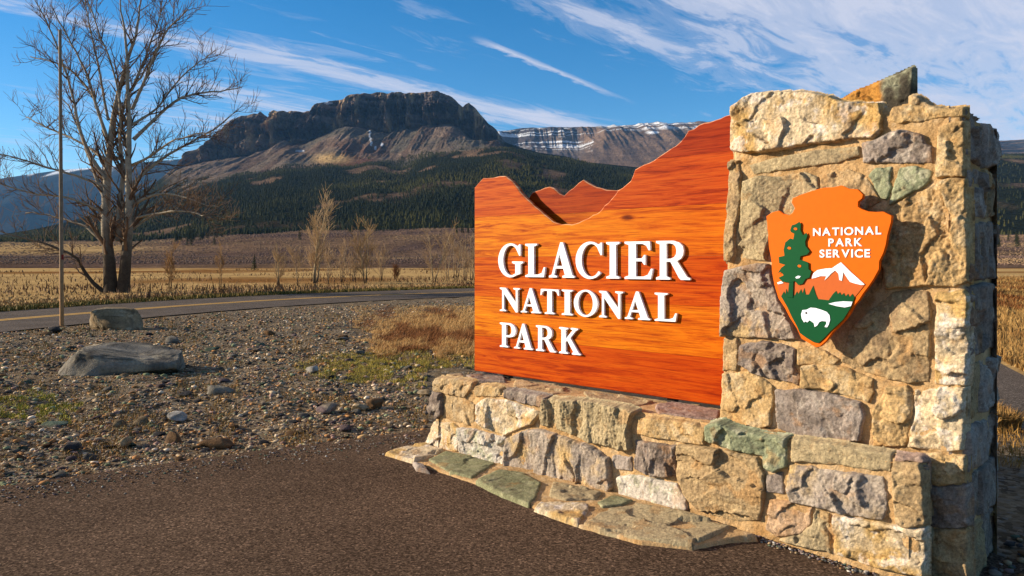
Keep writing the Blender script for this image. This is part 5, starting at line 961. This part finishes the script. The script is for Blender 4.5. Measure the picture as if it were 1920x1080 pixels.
GC = np.array([srgb(*ROCKT[k]) for k in ('tan', 'grey', 'dark', 'brown', 'green', 'dark', 'grey', 'purple', 'white', 'brown')]); ci = rng.integers(0, 10, len(gx_)); ci[(ci == 8) & (rng.random(len(ci)) < .5)] = 1
cols = GC[ci] * rng.uniform(.5, 1.35, len(ci))[:, None] * np.array([1.16, 1.0, .80]); zg_ = gheight(gx_, gy_)
v, f, c = merge_instances(b3, np.stack([gx_, gy_, zg_ + sz * .12], -1), sz, 8, cols); tag(link('gravel', mesh_np('gravel', v, None, f, c, smooth=False), M_GRAVEL), 'loose grey and brown gravel between the asphalt and the road', 'gravel', kind='stuff')
ex = rng.uniform(-40, 800, 900); ey = edge_px(ex) + 6 + np.abs(rng.normal(0, 14, 900)); Ye = EYE * F / (ey - HY); Xe = (ex - CX) / F * Ye; se = rng.uniform(.006, .022, 900)
v, f, c = merge_instances(b3, np.stack([Xe, Ye, gz(Xe, Ye) + se * .25], -1), se, 12, GC[rng.integers(0, 10, 900)] * rng.uniform(.4, .9, 900)[:, None]); tag(link('grit', mesh_np('grit', v, None, f, c, smooth=False), M_GRAVEL), 'stray grit spilled over the edge of the asphalt', 'gravel', kind='stuff')
# gravel right of the pillar and along the foot of the wall
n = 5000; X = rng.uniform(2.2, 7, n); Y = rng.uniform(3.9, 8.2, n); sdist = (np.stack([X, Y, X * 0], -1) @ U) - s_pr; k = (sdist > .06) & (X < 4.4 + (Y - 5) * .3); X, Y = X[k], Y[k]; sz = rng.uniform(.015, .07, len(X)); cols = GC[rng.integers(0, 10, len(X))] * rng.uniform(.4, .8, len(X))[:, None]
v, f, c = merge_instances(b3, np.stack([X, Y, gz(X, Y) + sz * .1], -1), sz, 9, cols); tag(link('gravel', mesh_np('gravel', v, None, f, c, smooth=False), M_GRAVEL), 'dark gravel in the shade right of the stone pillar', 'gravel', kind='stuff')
n = 420; s = rng.uniform(s_l - .1, s_r, n) ; s = np.concatenate([rng.uniform(to_plane(1380, 1000, P_STEP)[0], s_r, 330), rng.uniform(s_l - .5, s_l, 60)]); dd = np.abs(rng.normal(0, .035, len(s))) + .015; Pw = plane_pos(s, s * 0, P_STEP, dd); sz = rng.uniform(.006, .026, len(s)); cols = GC[rng.integers(0, 10, len(s))] * rng.uniform(.5, 1, len(s))[:, None]
v, f, c = merge_instances(b3, np.stack([Pw[:, 0], Pw[:, 1], gz(Pw[:, 0], Pw[:, 1]) + sz * .2], -1), sz, 10, cols); tag(link('grit', mesh_np('grit', v, None, f, c, smooth=False), M_GRAVEL), 'pale grit gathered along the foot of the low wall', 'gravel', kind='stuff')

# ------------------------------------------------------------------ grasses
def blades(name, label, X, Y, Zb, H, Wd, cols, seed, lean=.45, bias=(0, 0), cat='grass'):
    r = np.random.default_rng(seed); n = len(X); a = r.uniform(0, 6.28, n); l = np.abs(r.normal(0, lean, n)); dx = np.cos(a) * l + bias[0]; dy = np.sin(a) * l + bias[1]; b = r.uniform(0, 6.28, n); wx, wy = np.cos(b) * Wd, np.sin(b) * Wd
    B = np.stack([X, Y, Zb], -1); W_ = np.stack([wx, wy, wx * 0], -1); M_ = B + np.stack([dx * H * .4, dy * H * .4, H * .6], -1); Tt = B + np.stack([dx * H, dy * H, H * (1 - .25 * l)], -1)
    V = np.stack([B - W_, B + W_, M_ + W_ * .6, M_ - W_ * .6, Tt], 1).reshape(-1, 3); o = np.arange(n)[:, None] * 5; q = o + np.array([[0, 1, 2, 3]]); t = o + np.array([[3, 2, 4]])
    ob = link(name, mesh_np(name, V, q, t, np.repeat(cols, 5, 0), smooth=False), M_LEAF); return tag(ob, label, cat, kind='stuff')
def gcol(n, c1, c2, seed, k=.62): r = np.random.default_rng(seed); return mixc(srgb(*c1) * k, srgb(*c2) * k, r.random(n)) * r.uniform(.7, 1.15, n)[:, None]
def patch_ok(cx_, cy_, rx, ry, seed, thr=.0):
    return lambda x, y: (1 - np.hypot((x - cx_) / rx, (y - cy_) / ry) + .55 * fbm(np.stack([x / 40, y / 16, x * 0], -1), 3, seed)) > thr
X, Y, cpx, cpy = scatter_px(95000, (660, 1010), (575, 700), lambda x, y: patch_ok(850, 622, 195, 66, 5, .10)(x, y) & (y > 575) & verge_ok(x, np.minimum(y, 689)), 101)
blades('dry_grass', 'rusty dry grass tussocks left of the wooden sign', X, Y, gheight(X, Y) - .01, rng.uniform(.07, .21, len(X)) * (.35 + .9 * np.clip(1.25 - np.hypot((cpx - 872) / 170, (cpy - 625) / 52), 0, 1)), rng.uniform(.0025, .005, len(X)), mixc(gcol(len(X), (226, 184, 120), (196, 146, 88), 3, .85), gcol(len(X), (176, 116, 66), (138, 88, 50), 4, .75), sstep(-.05, .25, fbm(np.stack([cpx / 30, cpy / 12, cpx * 0], -1), 3, 79))), 4, .75, (.35, -.15))
X, Y, _, _ = scatter_px(80000, (540, 905), (640, 735), lambda x, y: (patch_ok(748, 690, 200, 44, 7, .10)(x, y)) & (rng.random(len(x)) < .25 + np.clip(1.2 - np.hypot((x - 748) / 150, (y - 690) / 30), 0, .75)) & (fbm(np.stack([x / 22, y / 9, x * 0], -1), 3, 77) > -.12) & verge_ok(x, y), 102)
blades('green_grass', 'low yellow green grass patch between the gravel and the low wall', X, Y, gheight(X, Y) - .01, rng.uniform(.02, .075, len(X)), rng.uniform(.002, .004, len(X)), gcol(len(X), (166, 154, 56), (204, 172, 84), 5, .8), 6, .8)
X, Y, _, _ = scatter_px(16000, (-60, 190), (715, 815), lambda x, y: patch_ok(45, 760, 120, 34, 8, .1)(x, y) & (fbm(np.stack([x / 20, y / 8, x * 0], -1), 3, 78) > -.08), 103)
blades('green_grass', 'small green weed patch on the gravel at the left edge', X, Y, gheight(X, Y) - .01, rng.uniform(.02, .06, len(X)), rng.uniform(.003, .006, len(X)), gcol(len(X), (150, 150, 44), (190, 168, 66), 7, .8), 8, .9)
X, Y, px_, py_ = scatter_px(42000, (-40, 900), (580, 860), lambda x, y: verge_ok(x, y) & (fbm(np.stack([x / 70, y / 25, x * 0], -1), 4, 9) > .13), 104)
blades('weeds', 'sparse dry weeds scattered over the gravel verge', X, Y, gheight(X, Y) - .01, rng.uniform(.02, .07, len(X)) * (.5 + Y / 14), rng.uniform(.002, .005, len(X)) * (.5 + Y / 14), gcol(len(X), (176, 126, 66), (140, 116, 54), 9, .75), 10, .8)
# green verge and straw along the far side of the road
n = 26000; i = rng.uniform(0, 52, n); off = np.abs(rng.normal(0, .8, n)); Pv = np.stack([np.interp(i, np.arange(60), FE[:, k]) for k in (0, 1)], -1) + np.stack([np.interp(i, np.arange(60), nrm[:, k]) for k in (0, 1)], -1) * (.05 + off[:, None]); X, Y = Pv.T
blades('verge_grass', 'strip of green grass along the far edge of the road', X, Y, X * 0 - .02, rng.uniform(.08, .22, n), rng.uniform(.012, .03, n), gcol(n, (104, 98, 46), (168, 138, 66), 11), 12, .6)
n = 60000; i = rng.uniform(0, 56, n); off = 1.5 + 70 * rng.random(n) ** 2.0; Pv = np.stack([np.interp(i, np.arange(60), FE[:, k]) for k in (0, 1)], -1) + np.stack([np.interp(i, np.arange(60), nrm[:, k]) for k in (0, 1)], -1) * off[:, None]; X, Y = Pv.T
nn = fbm(np.stack([X * .12, Y * .09, X * 0], -1), 3, 14); cc = mixc(gcol(n, (212, 170, 112), (176, 134, 86), 13, .68), gcol(n, (150, 104, 66), (120, 84, 58), 14), sstep(-.1, .25, nn) * (1 - .75 * sstep(4, 30, off)))
blades('straw_grass', 'tall straw coloured grass in the field beyond the road', X, Y, X * 0 + .02, rng.uniform(.05, .16, n) * (1 + .9 * sstep(.05, .35, nn)), rng.uniform(.02, .05, n), cc, 15, .45)
# low brown scrub growing in loose patches through the field
n = 26000; i = rng.uniform(0, 56, n); off = 1.0 + 95 * rng.random(n) ** 1.7; Pv = np.stack([np.interp(i, np.arange(60), FE[:, k]) for k in (0, 1)], -1) + np.stack([np.interp(i, np.arange(60), nrm[:, k]) for k in (0, 1)], -1) * off[:, None]; X, Y = Pv.T
k = fbm(np.stack([X * .16, Y * .10, X * 0 + 9], -1), 4, 33) > .06; X, Y, off = X[k], Y[k], off[k]; n = len(X)
blades('scrub', 'low brown scrub scattered through the straw field', X, Y, X * 0 + .02, rng.uniform(.18, .55, n), rng.uniform(.015, .035, n) * (1 + off / 60), gcol(n, (156, 116, 78), (112, 82, 58), 35, .66), 36, .6, cat='scrub')
# yellow grass right of the pillar
n = 30000; Y = rng.uniform(7.2, 60, n) ; Y = 7.2 + 55 * rng.random(n) ** 2; X = Y * rng.uniform(.63, .74, n); ledge_ = np.interp(Y, [3.2, 7.0, 8.5, 15, 24], [3.9, 4.9, 5.3, 7.0, 9.5]); redge = np.interp(Y, [4.2, 8.2, 10.5, 15.2, 24], [5.4, 6.25, 7.2, 9.0, 12]); k = (X < ledge_ - .05) & (Y < 9) | (X > redge + .1); X, Y = X[k], Y[k]
nn = fbm(np.stack([X * .5, Y * .4, X * 0], -1), 3, 24); n = len(X)
blades('straw_grass', 'golden dry grass behind the path right of the pillar', X, Y, X * 0 - .01, rng.uniform(.06, .16, n) * (1 + Y * .04), rng.uniform(.003, .006, n) * (1 + Y * .12), mixc(gcol(n, (208, 166, 100), (180, 132, 72), 16, .6), gcol(n, (150, 92, 44), (128, 78, 40), 17), sstep(.0, .3, nn)), 18, .6)
n = 9000; X = rng.uniform(3.4, 6.0, n); Y = rng.uniform(5.8, 9.0, n); k = (X < np.interp(Y, [3.2, 7.0, 8.5, 15], [3.9, 4.9, 5.3, 7.0]) - .03); X, Y = X[k], Y[k]
blades('dry_grass', 'short golden grass between the pillar and the path', X, Y, X * 0 - .01, rng.uniform(.03, .1, len(X)), rng.uniform(.002, .004, len(X)), gcol(len(X), (214, 164, 84), (160, 112, 54), 18), 19, .8)
# brush over the lower slope
Pb, tb_, xb = slope_points(14000, .2, 1.9, -250, 900, 25, lambda P, t, x: ((x > 230) | (np.abs(HY - (P[:, 2] - EYE) / P[:, 1] * F - 466) > 13)) * .35 + .65 * (fbm(np.stack([P[:, 0] / 50, P[:, 1] / 70, P[:, 0] * 0], -1), 3, 26) > 0)); Pb2, _, _ = slope_points(2500, .15, 1.9, 1840, 1960, 27, lambda P, t, x: np.full(len(P), .6)); Pb = np.vstack([Pb, Pb2])
bb = [rock_shape(1, 140 + k, 4, .25) for k in range(4)]; bs = rng.uniform(.7, 2.2, len(Pb)) * np.interp(Pb[:, 1], [140, 420, 800, 1200], [.22, .4, .8, 1.1])
bc = mixc(gcol(len(Pb), (140, 112, 92), (108, 86, 78), 28, .85), gcol(len(Pb), (176, 142, 102), (146, 118, 88), 29, .85), sstep(.0, .4, fbm(np.stack([Pb[:, 0] / 90, Pb[:, 1] / 90, Pb[:, 0] * 0], -1), 3, 30)))
v, f, c = merge_instances([(V * np.array([1.4, 1.4, .6]), Fc) for V, Fc in bb], Pb + np.array([0, 0, .2]), bs, 31, bc); tag(link('brush', mesh_np('brush', v, None, f, c, smooth=False), M_NEEDLE), 'brown leafless brush covering the lower slope beyond the field', 'brush', kind='stuff')

# ------------------------------------------------------------------ the air
V8 = np.array([(x, y, z) for x in (-26000, 26000) for y in (-6000, 16000) for z in (-2.0, 1560)], float)
hz = mesh_np('haze', V8, np.array([(0, 1, 3, 2), (4, 6, 7, 5), (0, 4, 5, 1), (2, 3, 7, 6), (0, 2, 6, 4), (1, 5, 7, 3)]), smooth=False)
hm = bpy.data.materials.new('haze_air'); hm.use_nodes = True; ht = hm.node_tree; ht.nodes.clear()
pv = nd(ht, 'ShaderNodeVolumePrincipled', i_Density=1.9e-5, i_Anisotropy=0.0); pv.inputs['Color'].default_value = (.22, .52, 1.0, 1)
ou = nd(ht, 'ShaderNodeOutputMaterial'); ht.links.new(pv.outputs[0], ou.inputs['Volume'])
tag(link('haze', hz, hm), 'thin bluish air over the valley', 'haze', kind='stuff')

# tell apart what still shares a label by its order from the left
ORD = ['leftmost', 'second', 'third', 'fourth', 'fifth', 'sixth', 'seventh', 'eighth', 'ninth', 'tenth', 'eleventh', 'twelfth', 'thirteenth', 'fourteenth']
same = {}
for o in SC.objects:
    if o.get('group') and o.get('label') and o.parent is None: same.setdefault(o['label'], []).append(o)
for lb, os_ in same.items():
    if len(os_) < 2: continue
    os_.sort(key=lambda o: o.location.x / max(o.location.y, .1))
    for i, o in enumerate(os_): o['label'] = lb + ', ' + (ORD[i] if i < len(ORD) else 'last') + ('' if i == 0 else ' from left')
